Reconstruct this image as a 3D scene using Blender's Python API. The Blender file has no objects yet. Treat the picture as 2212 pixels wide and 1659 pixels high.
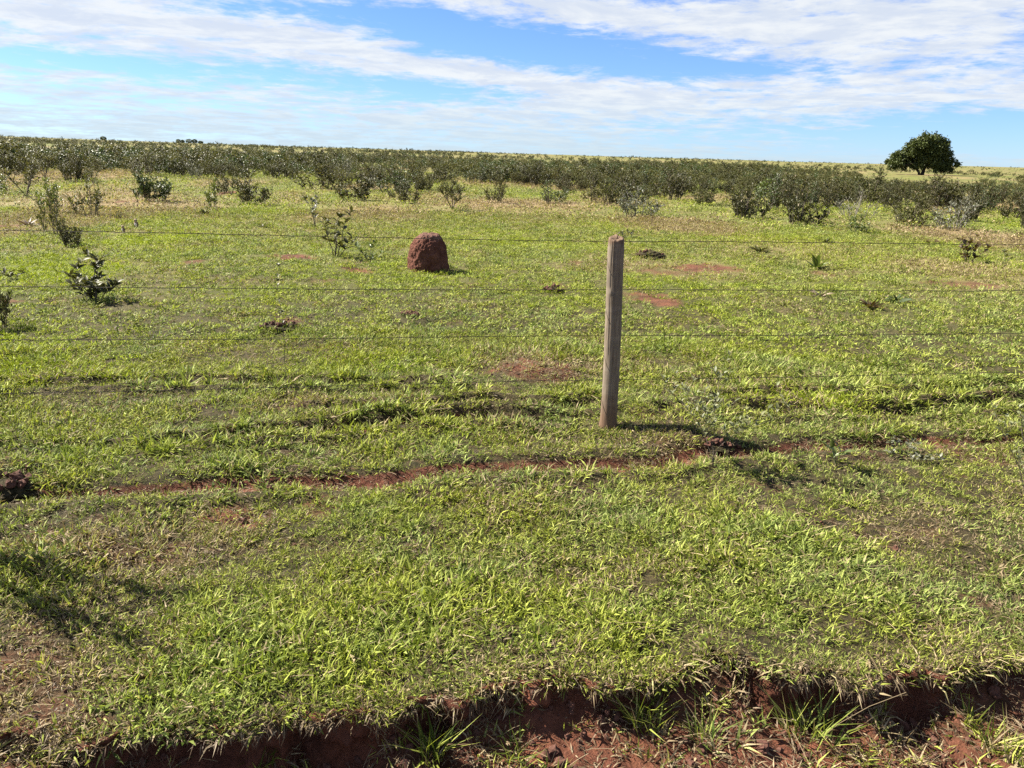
import bpy, math
import numpy as np
from mathutils import Vector, Matrix

# ------------------------------------------------------------------ camera, sky, sun, exposure
SC = bpy.context.scene
COL = SC.collection
R = math.radians
H = 2.1                       # eye height above the pasture
F = 1650.0 / 2212.0           # focal length in image widths
PITCH, ROLL = R(16.3), R(1.76)
cam_d = bpy.data.cameras.new('camera')
cam_d.sensor_width = 36.0
cam_d.lens = 36.0 * F
cam_d.clip_start = 0.05
cam_d.clip_end = 9000
cam = bpy.data.objects.new('camera', cam_d)
COL.objects.link(cam)
CAM_M = Matrix.Rotation(math.pi / 2 - PITCH, 3, 'X') @ Matrix.Rotation(ROLL, 3, 'Z')
cam.matrix_world = Matrix.Translation((0, 0, H)) @ CAM_M.to_4x4()
SC.camera = cam
CM = np.array(CAM_M)

SUN_EL = R(44)
SUN_VEC = np.array([-0.955, 0.296])            # horizontal direction towards the sun: left, a little behind the field
SUN_AZ = math.atan2(SUN_VEC[0], SUN_VEC[1])    # clockwise from +Y


def ray_dir(px, py):
    """direction of a photo pixel (2212 x 1659 grid)"""
    v = CM @ np.array([(px - 1106.0) / 1650.0, -(py - 829.5) / 1650.0, -1.0])
    return v


def node(nt, typ, loc=None, **kw):
    n = nt.nodes.new(typ)
    for k, v in kw.items():
        setattr(n, k, v)
    return n


class NT:
    """tiny helper to write node maths as expressions"""
    def __init__(s, nt):
        s.nt = nt

    def put(s, sock, v):
        if isinstance(v, bpy.types.NodeSocket):
            s.nt.links.new(v, sock)
        elif v is not None:
            sock.default_value = v

    def m(s, op, a, b=None, c=None, clamp=False):
        n = s.nt.nodes.new('ShaderNodeMath')
        n.operation = op
        n.use_clamp = clamp
        for i, v in enumerate((a, b, c)):
            if v is not None:
                s.put(n.inputs[i], v)
        return n.outputs[0]

    def vm(s, op, a, b=None, scale=None):
        n = s.nt.nodes.new('ShaderNodeVectorMath')
        n.operation = op
        s.put(n.inputs[0], a)
        if b is not None:
            s.put(n.inputs[1], b)
        if scale is not None:
            s.put(n.inputs['Scale'], scale)
        return n.outputs[0]

    def xyz(s, a, b, c):
        n = s.nt.nodes.new('ShaderNodeCombineXYZ')
        for i, v in enumerate((a, b, c)):
            s.put(n.inputs[i], v)
        return n.outputs[0]

    def sep(s, v):
        n = s.nt.nodes.new('ShaderNodeSeparateXYZ')
        s.put(n.inputs[0], v)
        return n.outputs

    def noise(s, vec, scale, detail=4, rough=0.55, dist=0.0, lac=2.0):
        n = s.nt.nodes.new('ShaderNodeTexNoise')
        if vec is not None:
            s.put(n.inputs['Vector'], vec)
        n.inputs['Scale'].default_value = scale
        n.inputs['Detail'].default_value = detail
        n.inputs['Roughness'].default_value = rough
        n.inputs['Distortion'].default_value = dist
        n.inputs['Lacunarity'].default_value = lac
        return n.outputs['Fac']

    def voro(s, vec, scale, feature='F1', rand=1.0):
        n = s.nt.nodes.new('ShaderNodeTexVoronoi')
        n.feature = feature
        if vec is not None:
            s.put(n.inputs['Vector'], vec)
        n.inputs['Scale'].default_value = scale
        n.inputs['Randomness'].default_value = rand
        return n.outputs['Distance']

    def mix(s, f, a, b, typ='MIX'):
        n = s.nt.nodes.new('ShaderNodeMix')
        n.data_type = 'RGBA'
        n.blend_type = typ
        n.clamp_factor = True
        s.put(n.inputs[0], f)
        for sock, v in ((n.inputs[6], a), (n.inputs[7], b)):
            if isinstance(v, tuple) and len(v) == 3:
                v = (*v, 1)
            s.put(sock, v)
        return n.outputs[2]

    def remap(s, v, a, b, c=0.0, d=1.0, smooth=True):
        n = s.nt.nodes.new('ShaderNodeMapRange')
        n.interpolation_type = 'SMOOTHSTEP' if smooth else 'LINEAR'
        n.clamp = True
        s.put(n.inputs[0], v)
        for i, q in enumerate((a, b, c, d)):
            s.put(n.inputs[1 + i], q)
        return n.outputs[0]

    def attr(s, name, typ='GEOMETRY'):
        n = s.nt.nodes.new('ShaderNodeAttribute')
        n.attribute_name = name
        n.attribute_type = typ
        return n.outputs['Fac']

    def bump(s, h, strength, dist):
        n = s.nt.nodes.new('ShaderNodeBump')
        n.inputs['Strength'].default_value = strength
        n.inputs['Distance'].default_value = dist
        s.put(n.inputs['Height'], h)
        return n.outputs[0]


def build_world():
    w = bpy.data.worlds.new('World')
    SC.world = w
    w.use_nodes = True
    w.cycles.sampling_method = 'MANUAL'
    w.cycles.sample_map_resolution = 256
    nt = w.node_tree
    nt.nodes.clear()
    q = NT(nt)
    out = nt.nodes.new('ShaderNodeOutputWorld')
    bg = nt.nodes.new('ShaderNodeBackground')
    sky = nt.nodes.new('ShaderNodeTexSky')
    sky.sky_type = 'NISHITA'
    sky.sun_disc = False
    sky.sun_elevation = SUN_EL
    sky.sun_rotation = SUN_AZ
    sky.altitude = 600
    sky.air_density = 0.9
    sky.dust_density = 0.3
    sky.ozone_density = 3.0
    d = nt.nodes.new('ShaderNodeTexCoord').outputs['Generated']
    x, y, z = q.sep(d)[:3]
    zc = q.m('MAXIMUM', z, 0.0)
    az = q.m('ARCTAN2', x, y)
    el = q.m('ARCSINE', zc)
    zz = q.m('ADD', zc, 0.075)
    p = q.xyz(q.m('DIVIDE', x, zz), q.m('DIVIDE', y, zz), 0.0)
    # a high sheet of cloud seen nearly edge-on; the openings and banks stand in their compass directions
    field = None
    blobs = [  # px, py, half width, half height, drop per px to the right, weight
        (1150, 102, 270, 32, 0.10, -0.66), (950, 58, 120, 22, 0.15, -0.50),
        (900, 190, 150, 17, 0.04, -0.60), (610, 162, 160, 15, 0.03, -0.48),
        (1520, 146, 170, 13, 0.05, -0.55),
        (60, 126, 120, 13, 0.02, -0.45), (330, 150, 110, 10, 0.05, -0.32),
        (2130, 285, 220, 26, 0.03, -0.80), (1640, 285, 260, 16, 0.02, -0.22), (1950, 318, 260, 16, 0.0, -0.40),
        (1760, 40, 60, 10, 0.02, -0.2), (1900, 95, 70, 12, 0.02, -0.2), (2050, 110, 200, 30, 0.02, 0.22), (1900, 60, 250, 30, 0.02, 0.16),
        (780, 25, 110, 12, 0.02, -0.30), (130, 235, 160, 12, 0.0, -0.18), (420, 222, 160, 9, 0.0, -0.18),
        (300, 60, 420, 55, 0.12, 0.42), (760, 105, 260, 22, 0.1, 0.42), (1180, 185, 220, 20, 0.16, 0.30),
        (1700, 205, 620, 32, 0.035, 0.30), (1250, 20, 330, 28, 0.12, 0.40), (1600, 55, 330, 26, 0.08, 0.28),
        (2050, 30, 300, 30, 0.0, 0.22), (250, 190, 260, 16, 0.08, 0.20), (420, 265, 600, 22, 0.02, 0.16), (1250, 250, 300, 30, 0.02, 0.15),
    ]
    ae = q.xyz(az, el, 0.0)
    for (px, py, hw, hh, sl, wt) in blobs:
        v = ray_dir(px, py)
        v = v / np.linalg.norm(v)
        mp = nt.nodes.new('ShaderNodeMapping')
        mp.vector_type = 'TEXTURE'
        nt.links.new(ae, mp.inputs['Vector'])
        mp.inputs['Location'].default_value = (math.atan2(v[0], v[1]), math.asin(v[2]), 0)
        mp.inputs['Rotation'].default_value = (0, 0, -math.atan(sl - 0.031))
        mp.inputs['Scale'].default_value = (2.5 * hw / 1650.0, 2.5 * hh / 1650.0, 1)
        gr = nt.nodes.new('ShaderNodeTexGradient')
        gr.gradient_type = 'QUADRATIC_SPHERE'
        nt.links.new(mp.outputs[0], gr.inputs[0])
        g = gr.outputs['Fac']
        field = q.m('MULTIPLY', g, wt * 1.25) if field is None else q.m('MULTIPLY_ADD', g, wt * 1.25, field)
    warp = q.noise(p, 0.5, 3, 0.5)
    pw = q.vm('ADD', p, q.xyz(q.m('MULTIPLY', warp, 0.9), q.m('MULTIPLY', warp, 1.4), 0.0))
    n1 = q.noise(pw, 0.75, 6, 0.60)
    n2 = q.noise(pw, 3.4, 5, 0.65)
    n3 = q.noise(p, 0.16, 2, 0.5)
    n5 = q.noise(q.xyz(q.m('MULTIPLY', x, 1.0), q.m('MULTIPLY', zc, 4.5), 0.0), 30.0, 4, 0.65)
    dens = q.m('ADD', q.m('MULTIPLY', q.m('SUBTRACT', n1, 0.5), 1.45), q.m('MULTIPLY', q.m('SUBTRACT', n2, 0.5), 1.4))
    dens = q.m('ADD', dens, q.m('MULTIPLY', q.m('SUBTRACT', n5, 0.5), 1.25))
    dens = q.m('ADD', dens, q.m('MULTIPLY', q.m('SUBTRACT', n3, 0.5), 0.5))
    dens = q.m('ADD', q.m('ADD', dens, field), 0.20)
    low = q.remap(el, 0.0, R(5.0), 0.20, 0.0)
    dens = q.m('ADD', dens, low)
    cov = q.remap(dens, -0.12, 0.62)
    # cloud colour: white crests, faintly lavender underside
    n4 = q.noise(q.vm('ADD', pw, (3.3, 1.7, 0.4)), 2.4, 6, 0.65)
    shade = q.remap(q.m('ADD', n4, q.m('MULTIPLY', cov, -0.02)), 0.36, 0.62)
    cc = q.mix(shade, (3.85, 4.2, 4.75), (4.9, 5.05, 5.1))
    # thin cloud near the horizon goes pale blue
    cc = q.mix(q.remap(el, 0.0, R(5.5), 0.75, 0.0), cc, (3.05, 3.95, 4.55))
    blue = q.mix(1.0, sky.outputs[0], (0.54, 0.69, 0.98), 'MULTIPLY')
    col = q.mix(q.m('MULTIPLY', cov, 0.93), blue, cc)
    nt.links.new(col, bg.inputs['Color'])
    bg.inputs['Strength'].default_value = 0.05
    nt.links.new(bg.outputs[0], out.inputs['Surface'])


build_world()
sun_d = bpy.data.lights.new('sun', 'SUN')
sun_d.energy = 5.0
sun_d.angle = R(0.53)
sun_d.color = (1.0, 0.93, 0.80)
sun = bpy.data.objects.new('sun', sun_d)
COL.objects.link(sun)
sdir = Vector((SUN_VEC[0] * math.cos(SUN_EL), SUN_VEC[1] * math.cos(SUN_EL), math.sin(SUN_EL)))
sun.rotation_euler = sdir.to_track_quat('Z', 'Y').to_euler()
SC.view_settings.view_transform = 'Standard'
SC.view_settings.look = 'None'
SC.view_settings.gamma = 1.0
SC.view_settings.use_curve_mapping = False
SC.view_settings.exposure = 1.92
SC.cycles.use_denoising = False
SC.cycles.max_bounces = 4
SC.cycles.diffuse_bounces = 2
SC.cycles.transmission_bounces = 2
SC.cycles.glossy_bounces = 2
SC.render.film_transparent = False

# ------------------------------------------------------------------ numpy noise


def _hash(ix, iy, iz, seed):
    h = (ix.astype(np.int64) * 374761393 + iy.astype(np.int64) * 668265263 + iz.astype(np.int64) * 2147483647 + seed * 974711) & 0x7fffffff
    h = ((h ^ (h >> 13)) * 1274126177) & 0x7fffffff
    h = (h ^ (h >> 16)) & 0xffff
    return h / 65535.0


def vnoise(x, y, z=None, seed=0):
    x = np.asarray(x, float)
    y = np.asarray(y, float)
    z = np.zeros_like(x) if z is None else np.asarray(z, float)
    x0, y0, z0 = np.floor(x), np.floor(y), np.floor(z)
    fx, fy, fz = x - x0, y - y0, z - z0
    fx, fy, fz = [f * f * (3 - 2 * f) for f in (fx, fy, fz)]
    r = 0
    for dx in (0, 1):
        for dy in (0, 1):
            for dz in (0, 1):
                w = (fx if dx else 1 - fx) * (fy if dy else 1 - fy) * (fz if dz else 1 - fz)
                r = r + w * _hash(x0 + dx, y0 + dy, z0 + dz, seed)
    return r * 2 - 1


def fbm(x, y, z=None, octv=4, seed=0, gain=0.5):
    a, s, r, f = 1.0, 0.0, 0.0, 1.0
    for i in range(octv):
        r = r + a * vnoise(np.asarray(x) * f + i * 17.3, np.asarray(y) * f - i * 9.1, None if z is None else np.asarray(z) * f + 3.7 * i, seed + i)
        s += a
        a *= gain
        f *= 2.03
    return r / s


def sstep(v, a, b):
    t = np.clip((np.asarray(v, float) - a) / (b - a), 0, 1)
    return t * t * (3 - 2 * t)


# ------------------------------------------------------------------ terrain
AL = R(10.0)
ES = np.array([math.cos(AL), math.sin(AL)])
ET = np.array([-math.sin(AL), math.cos(AL)])


def flat_hit(px, py, z=0.0):
    v = ray_dir(px, py)
    k = (z - H) / v[2]
    return np.array([v[0] * k, v[1] * k])


def to_st(x, y):
    return x * ES[0] + y * ES[1], x * ET[0] + y * ET[1]


def poly_st(pts, z=0.0):
    a = np.array([to_st(*flat_hit(px, py, z)) for px, py in pts])
    return a


LIP = poly_st([(-260, 1590), (0, 1580), (180, 1590), (330, 1578), (500, 1562), (640, 1545), (740, 1515), (840, 1508), (900, 1482), (1000, 1492), (1150, 1476),
               (1280, 1478), (1380, 1466), (1490, 1446), (1555, 1418), (1620, 1442), (1690, 1462), (1780, 1448), (1860, 1452), (1950, 1430), (2040, 1436), (2110, 1420), (2212, 1432), (2400, 1415)])
LIP = LIP[np.argsort(LIP[:, 0])]


def t_lip(s):
    s = np.asarray(s, float)
    base = np.interp(s, LIP[:, 0], LIP[:, 1])
    return base + 0.055 * vnoise(s * 5.5, s * 0 + 3.1, seed=5) + 0.030 * vnoise(s * 19, s * 0 + 8.1, seed=6) + 0.012 * vnoise(s * 43, s * 0 + 1.1, seed=7)


def bank_h(s):
    return (0.05 + 0.20 * sstep(s, -1.75, -0.35)) * (1 + 0.22 * vnoise(np.asarray(s) * 2.1, np.asarray(s) * 0 + 4, seed=8))


RUTS = [  # polyline px, depth, half width, bareness
    ([(-300, 1100), (0, 1083), (200, 1070), (430, 1052), (800, 1036), (1050, 1020), (1300, 1004), (1500, 984), (1800, 965), (2212, 950), (2500, 940)], 0.055, 0.095, 1.6),
    ([(380, 965), (560, 945), (700, 934), (860, 916), (960, 908), (1060, 905), (1180, 915)], 0.11, 0.08, 1.0),
    ([(690, 892), (800, 882), (900, 888), (980, 878), (1050, 874), (1150, 882), (1270, 878)], 0.14, 0.09, .95),
    ([(1370, 905), (1420, 910), (1480, 915)], 0.05, 0.07, 1.0),
    ([(1540, 868), (1700, 856), (1760, 858), (1850, 866), (2000, 855), (2212, 838), (2400, 830)], 0.14, 0.09, .55),
    ([(1420, 890), (1600, 892), (1740, 895), (1850, 898), (2000, 892), (2212, 868)], 0.12, 0.08, .6),
    ([(1500, 812), (1700, 800), (1800, 806), (2000, 802), (2212, 794)], 0.04, 0.06, 0.12),
    ([(-60, 838), (150, 832), (300, 826), (480, 834), (640, 830), (800, 826), (960, 832)], 0.13, 0.09, .5),
    ([(-60, 968), (100, 966), (190, 968), (280, 960)], 0.05, 0.05, 0.55),
]
RUT_ST = [(poly_st(p), d, w, b) for p, d, w, b in RUTS]

BARE = [  # px, py, rx, ry (pixels), strength
    (1150, 802, 140, 30, .85), (1520, 578, 120, 12, .85), (1450, 590, 130, 8, .7), (1420, 652, 75, 22, .8), (640, 556, 80, 9, .9), (770, 568, 60, 7, .8), (775, 590, 40, 5, .95),
    (615, 702, 80, 20, .75), (885, 680, 35, 10, .8), (1200, 622, 45, 14, .7), (1240, 566, 26, 9, .7), (2080, 614, 120, 10, .75), (420, 568, 28, 6, .8), (430, 682, 60, 6, .5),
    (10, 492, 60, 6, .85), (270, 440, 24, 5, .9), (491, 423, 30, 7, .9), (110, 650, 40, 10, .6), (20, 655, 40, 9, .7),
    (1790, 595, 60, 6, .7), (1860, 620, 60, 8, .5), (1700, 545, 120, 8, .45), (1050, 790, 30, 8, .6),
    (520, 1112, 85, 24, .85), (300, 1195, 180, 34, .6), (90, 1170, 200, 50, .6), (250, 1130, 180, 20, .6), (420, 1400, 80, 22, .55), (900, 1180, 70, 16, .5), (1500, 1180, 80, 14, .5), (480, 1190, 120, 30, .5), (700, 1000, 60, 10, .5), (760, 935, 60, 8, .9),
    (1720, 1240, 70, 16, .8), (1990, 1150, 90, 30, .5), (1450, 962, 110, 18, .55), (1420, 912, 50, 9, 1.0), (660, 885, 90, 12, .6), (1080, 1330, 90, 18, .4),
    (1640, 1050, 70, 20, .5), (60, 1430, 200, 120, .62), (120, 1560, 240, 80, .66), (330, 1340, 100, 18, .6), (1350, 1310, 70, 14, .5), (1380, 1270, 60, 10, .5),
    (20, 1010, 90, 20, .8), (640, 1250, 80, 22, .45), (1180, 1215, 70, 16, .35),
]
DRY = [
    (1470, 490, 130, 18, 1.5), (2130, 520, 120, 24, 1.5), (1110, 447, 170, 13, 1.2), (160, 392, 100, 16, 1.3), (2060, 585, 150, 24, .9), (1300, 440, 60, 8, .8),
    (2160, 455, 80, 16, 1.5), (640, 425, 60, 8, .6), (1150, 795, 150, 34, .8), (1990, 1150, 130, 45, .7), (1250, 790, 80, 20, .6), (800, 500, 300, 30, .25),
    (60, 1450, 300, 190, .85), (1100, 1440, 260, 50, .35), (650, 880, 120, 25, .6), (1450, 960, 150, 35, .6), (1700, 540, 200, 25, .5), (1740, 440, 40, 8, .7),
    (1180, 470, 220, 20, .45), (2150, 610, 120, 25, .6), (1450, 580, 200, 22, .7), (260, 1190, 300, 80, .75), (1300, 1240, 260, 50, .35), (1550, 437, 90, 6, .9),
]
LUSH = [
    (120, 590, 220, 40, .9), (330, 520, 120, 24, .8), (500, 640, 200, 30, .5), (60, 730, 160, 30, .7), (850, 600, 220, 25, .5), (1250, 640, 160, 30, .4), (1550, 690, 180, 40, .4),
    (1650, 520, 160, 16, .7), (1850, 560, 130, 18, .5), (1080, 960, 330, 40, .5), (250, 1000, 200, 30, .6), (900, 1090, 300, 30, .6), (600, 1330, 200, 60, .5),
    (1700, 1130, 240, 60, .4), (1650, 750, 250, 30, .3), (700, 780, 300, 30, .5), (100, 800, 200, 30, .7), (1700, 870, 200, 24, .7), (1900, 1350, 250, 60, .35), (1100, 1300, 250, 60, .3),
]


def ell_world(lst):
    o = []
    for (px, py, rx, ry, st) in lst:
        c = flat_hit(px, py)
        a = flat_hit(px + rx, py)
        b = flat_hit(px, py - ry)
        c2 = flat_hit(px, py + ry)
        o.append((c[0], c[1], max(np.linalg.norm(a - c), .03), max(np.linalg.norm(b - c2) / 2, .03), st))
    return o


BARE_W, DRY_W, LUSH_W = ell_world(BARE), ell_world(DRY), ell_world(LUSH)
MOUNDS = []      # x, y, radius, height (earth swellings of the ground itself)


def add_mound(px, py, rpx, h):
    c = flat_hit(px, py)
    a = flat_hit(px + rpx, py)
    MOUNDS.append((c[0], c[1], float(np.linalg.norm(a - c)), h))


add_mound(1150, 805, 130, 0.07)
add_mound(615, 712, 95, 0.07)
add_mound(1195, 632, 60, 0.06)
add_mound(1405, 555, 45, 0.10)
add_mound(885, 690, 45, 0.05)
add_mound(700, 585, 150, 0.07)
add_mound(1420, 660, 70, 0.05)
add_mound(1480, 935, 110, 0.07)
add_mound(10, 1030, 110, 0.10)
add_mound(280, 505, 50, 0.08)


def seg_dist(s, t, poly):
    best = np.full(np.shape(s), 1e9)
    for (a, b) in zip(poly[:-1], poly[1:]):
        d = b - a
        k = np.clip(((s - a[0]) * d[0] + (t - a[1]) * d[1]) / (d @ d), 0, 1)
        best = np.minimum(best, np.hypot(s - a[0] - k * d[0], t - a[1] - k * d[1]))
    return best


def mask(lst, x, y):
    wob = 0.6 * fbm(x * 1.7, y * 1.7, octv=3, seed=41) + 0.75 * fbm(x * 6, y * 6, octv=3, seed=42)
    m = np.zeros(np.shape(x))
    for (cx, cy, ra, rb, st) in lst:
        r = np.sqrt(((x - cx) / ra) ** 2 + ((y - cy) / rb) ** 2)
        m = np.maximum(m, st * (1 - sstep(r + wob * 0.6, 0.35, 1.35)))
    return m


def ground_attr(x, y):
    """bare, dry, lush"""
    s, t = to_st(x, y)
    d = np.hypot(x, y)
    bare = mask(BARE_W, x, y)
    jit = 0.06 * fbm(s * 2.1, t * 2.1, octv=3, seed=77)
    for poly, dep, w, b in RUT_ST:
        q = seg_dist(s, t + jit, poly)
        br = 0.55 + 0.9 * fbm(s * 1.4, t * 0.5, octv=2, seed=int(dep * 1000 + w * 777))
        bare = np.maximum(bare, b * np.clip(br, 0.15 if b < 1.5 else 0.62, 1.2) * (1 - sstep(q, w * 0.5, w * 1.9)))
    n = fbm(x * 0.9, y * 0.9, octv=4, seed=91)
    thin = 0.48 * sstep(fbm(x * 1.5 + 3, y * 2.3, octv=4, seed=93), 0.02, 0.42) * (1 - sstep(d, 5.5, 11))
    bare = np.maximum(bare, thin)
    bare = np.maximum(bare, 0.6 * sstep(n, 0.40, 0.62) * (1 - sstep(d, 18, 40)))
    dry = np.maximum(mask(DRY_W, x, y), 0.85 * sstep(fbm(x * 0.22 + 4, y * 0.10, octv=4, seed=95), 0.0, 0.42) * sstep(d, 9, 28))
    dry = np.maximum(dry, 0.35 * sstep(fbm(x * 1.1, y * 1.1, octv=3, seed=99), 0.05, .55))
    lush = np.maximum(mask(LUSH_W, x, y), 0.5 * sstep(fbm(x * 0.35, y * 0.35, octv=3, seed=103), 0.1, 0.5))
    return np.clip(bare, 0, 1), np.clip(dry, 0, 1), np.clip(lush, 0, 1)


def top_z(x, y):
    """height of the pasture"""
    x = np.asarray(x, float)
    y = np.asarray(y, float)
    d = np.hypot(x, y)
    s, t = to_st(x, y)
    q = d - 32.0
    z = 0.0116 * (np.sqrt(q * q + 14.0 ** 2) + q) * 0.5 - 0.0116 * (math.sqrt(32 ** 2 + 14 ** 2) - 32) * 0.5
    z = np.where(y < 0, 0.0, z)
    crest = 820 + 60 * vnoise(x * 0.004, y * 0.0 + 2, seed=3)
    z = z - 0.00005 * np.clip(d - crest, 0, None) ** 2
    z = z + 0.35 * fbm(x * 0.018, y * 0.018, octv=3, seed=11) * sstep(d, 25, 90)
    z = z + 0.040 * fbm(x * 0.8, y * 0.8, octv=3, seed=12) * sstep(d, 1.5, 4) + 0.030 * fbm(x * 3.7, y * 3.7, octv=3, seed=13)
    near = d < 30
    if np.any(near):
        for poly, dep, w, b in RUT_ST:
            qd = seg_dist(s, t + 0.06 * fbm(s * 2.1, t * 2.1, octv=3, seed=77), poly)
            z = z - dep * np.exp(-(qd / w) ** 2) + 0.35 * dep * np.exp(-((qd - 2.2 * w) / (0.9 * w)) ** 2)
        for (cx, cy, r, h) in MOUNDS:
            z = z + h * np.exp(-((x - cx) ** 2 + (y - cy) ** 2) / (0.5 * r * r))
    return z


SLUMPS = [(float(to_st(*flat_hit(px, 1500))[0]), w0, l0, a0) for px, w0, l0, a0 in ((1600, .12, .22, .20), (880, .10, .2, .13), (1230, .16, .12, .09), (1930, .12, .16, .10), (2130, .2, .25, .12), (420, .25, .3, .08))]


def shelf_z(s, tau):
    """the lower earth shelf in front of the cut bank, tau < 0"""
    h = bank_h(s)
    x, y = s, tau
    slump = 0.22 * np.exp(tau / 0.15) * np.clip(0.12 + fbm(s * 2.3, tau * 1.2, octv=2, seed=31), 0, 1)
    for s0, w0, l0, a0 in SLUMPS:
        slump = np.maximum(slump, a0 * np.exp(-((s - s0) / w0) ** 2) * np.exp(tau / l0) * (1 + 0.25 * fbm(s * 9, tau * 9, octv=2, seed=34)))
    return -h + slump + 0.035 * fbm(x * 3, y * 3, octv=3, seed=32) + 0.02 * fbm(x * 11, y * 11, octv=3, seed=33) + 0.02 * np.clip(-tau - .6, 0, 1)


def ground_z(x, y):
    s, t = to_st(x, y)
    tau = t - t_lip(s)
    return np.where(tau > 0, top_z(x, y), shelf_z(s, np.minimum(tau, 0)))


_FWD = CM @ np.array([0, 0, -1.0])


def place(px, py):
    """point of the terrain under a photo pixel and metres per photo pixel there"""
    v = ray_dir(px, py)
    v = v / np.linalg.norm(v)
    ks = np.concatenate([np.arange(1.5, 30, 0.05), np.geomspace(30, 1500, 1500)])
    P = np.outer(ks, v) + np.array([0, 0, H])
    g = P[:, 2] - ground_z(P[:, 0], P[:, 1])
    i = np.argmax(g < 0) if np.any(g < 0) else len(ks) - 1
    k = ks[i]
    if i > 0 and g[i] < 0:
        k = ks[i - 1] + (ks[i] - ks[i - 1]) * g[i - 1] / (g[i - 1] - g[i])
    p = v * k + np.array([0, 0, H])
    p[2] = float(ground_z(np.array([p[0]]), np.array([p[1]]))[0])
    return p, (k * float(v @ _FWD)) / 1650.0


# ------------------------------------------------------------------ mesh helpers
def make_mesh(name, verts, faces, attrs=None, smooth=False, mat=None):
    """faces: list of int arrays (n,3) / (n,4); attrs: name -> per-vertex floats"""
    me = bpy.data.meshes.new(name)
    verts = np.asarray(verts, np.float32)
    faces = [np.asarray(f, np.int32) for f in faces if len(f)]
    me.vertices.add(len(verts))
    me.vertices.foreach_set('co', verts.ravel())
    loops = np.concatenate([f.ravel() for f in faces])
    tot = np.concatenate([np.full(len(f), f.shape[1], np.int32) for f in faces])
    start = np.concatenate([[0], np.cumsum(tot)[:-1]]).astype(np.int32)
    me.loops.add(len(loops))
    me.loops.foreach_set('vertex_index', loops)
    me.polygons.add(len(tot))
    me.polygons.foreach_set('loop_start', start)
    me.polygons.foreach_set('loop_total', tot)
    me.polygons.foreach_set('use_smooth', np.full(len(tot), bool(smooth)))
    for k, v in (attrs or {}).items():
        a = me.attributes.new(k, 'FLOAT', 'POINT')
        a.data.foreach_set('value', np.asarray(v, np.float32))
    me.update(calc_edges=True)
    if mat:
        me.materials.append(mat)
    return me


def link(name, data, parent=None, loc=None, rot=None, scale=None):
    o = bpy.data.objects.new(name, data)
    COL.objects.link(o)
    if parent is not None:
        o.parent = parent
    if loc is not None:
        o.location = [float(c) for c in loc]
    if rot is not None:
        o.rotation_euler = rot
    if scale is not None:
        o.scale = scale if hasattr(scale, '__len__') else (scale,) * 3
    return o


def tag(o, label=None, cat=None, group=None, kind=None):
    if label:
        o['label'] = label
    if cat:
        o['category'] = cat
    if group:
        o['group'] = group
    if kind:
        o['kind'] = kind
    return o


class Geo:
    """collects pieces of one mesh"""
    def __init__(s):
        s.v, s.f3, s.f4, s.a, s.n = [], [], [], {}, 0

    def add(s, v, f3=None, f4=None, **attrs):
        v = np.asarray(v, float).reshape(-1, 3)
        s.v.append(v)
        if f3 is not None and len(f3):
            s.f3.append(np.asarray(f3) + s.n)
        if f4 is not None and len(f4):
            s.f4.append(np.asarray(f4) + s.n)
        for k, q in attrs.items():
            s.a.setdefault(k, []).append(np.broadcast_to(np.asarray(q, float), (len(v),)))
        s.n += len(v)

    def mesh(s, name, mat, smooth=False):
        fs = []
        if s.f3:
            fs.append(np.concatenate(s.f3))
        if s.f4:
            fs.append(np.concatenate(s.f4))
        return make_mesh(name, np.concatenate(s.v), fs, {k: np.concatenate(q) for k, q in s.a.items()}, smooth, mat)

    def tube(s, pts, rad, sides=6, cap=True, **attrs):
        pts = np.asarray(pts, float)
        n = len(pts)
        rad = np.broadcast_to(np.asarray(rad, float), (n,))
        tan = np.gradient(pts, axis=0)
        tan /= np.linalg.norm(tan, axis=1)[:, None] + 1e-12
        up = np.array([0, 0, 1.0]) if abs(tan[0][2]) < 0.9 else np.array([1.0, 0, 0])
        vs = []
        ang = np.arange(sides) * 2 * math.pi / sides
        u = np.cross(tan[0], up)
        u /= np.linalg.norm(u)
        for i in range(n):
            u = u - tan[i] * (u @ tan[i])
            u /= np.linalg.norm(u) + 1e-12
            w = np.cross(tan[i], u)
            vs.append(pts[i] + rad[i] * (np.outer(np.cos(ang), u) + np.outer(np.sin(ang), w)))
        v = np.concatenate(vs)
        i, j = np.meshgrid(np.arange(n - 1), np.arange(sides), indexing='ij')
        i, j = i.ravel(), j.ravel()
        jn = (j + 1) % sides
        f4 = np.stack([i * sides + j, i * sides + jn, (i + 1) * sides + jn, (i + 1) * sides + j], 1)
        f3 = []
        if cap:
            v = np.concatenate([v, pts[-1:], pts[:1]])
            e = (n - 1) * sides
            f3 = [[e + k, e + (k + 1) % sides, n * sides] for k in range(sides)] + [[(k + 1) % sides, k, n * sides + 1] for k in range(sides)]
        s.add(v, f3, f4, **attrs)


# ------------------------------------------------------------------ materials
ALBEDO = 0.59     # overall reflectance of the place


def new_mat(name):
    m = bpy.data.materials.new(name)
    m.use_nodes = True
    nt = m.node_tree
    nt.nodes.clear()
    return m, nt, NT(nt), nt.nodes.new('ShaderNodeOutputMaterial')


def principled(nt, q, col, rough, bump=None, spec=0.3):
    b = nt.nodes.new('ShaderNodeBsdfPrincipled')
    if isinstance(col, tuple):
        col = (*col, 1) if len(col) == 3 else col
    col = q.mix(1.0, col, (ALBEDO,) * 3, 'MULTIPLY')
    q.put(b.inputs['Base Color'], col)
    q.put(b.inputs['Roughness'], rough)
    b.inputs['Specular IOR Level'].default_value = spec
    if bump is not None:
        nt.links.new(bump, b.inputs['Normal'])
    return b.outputs[0]


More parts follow.
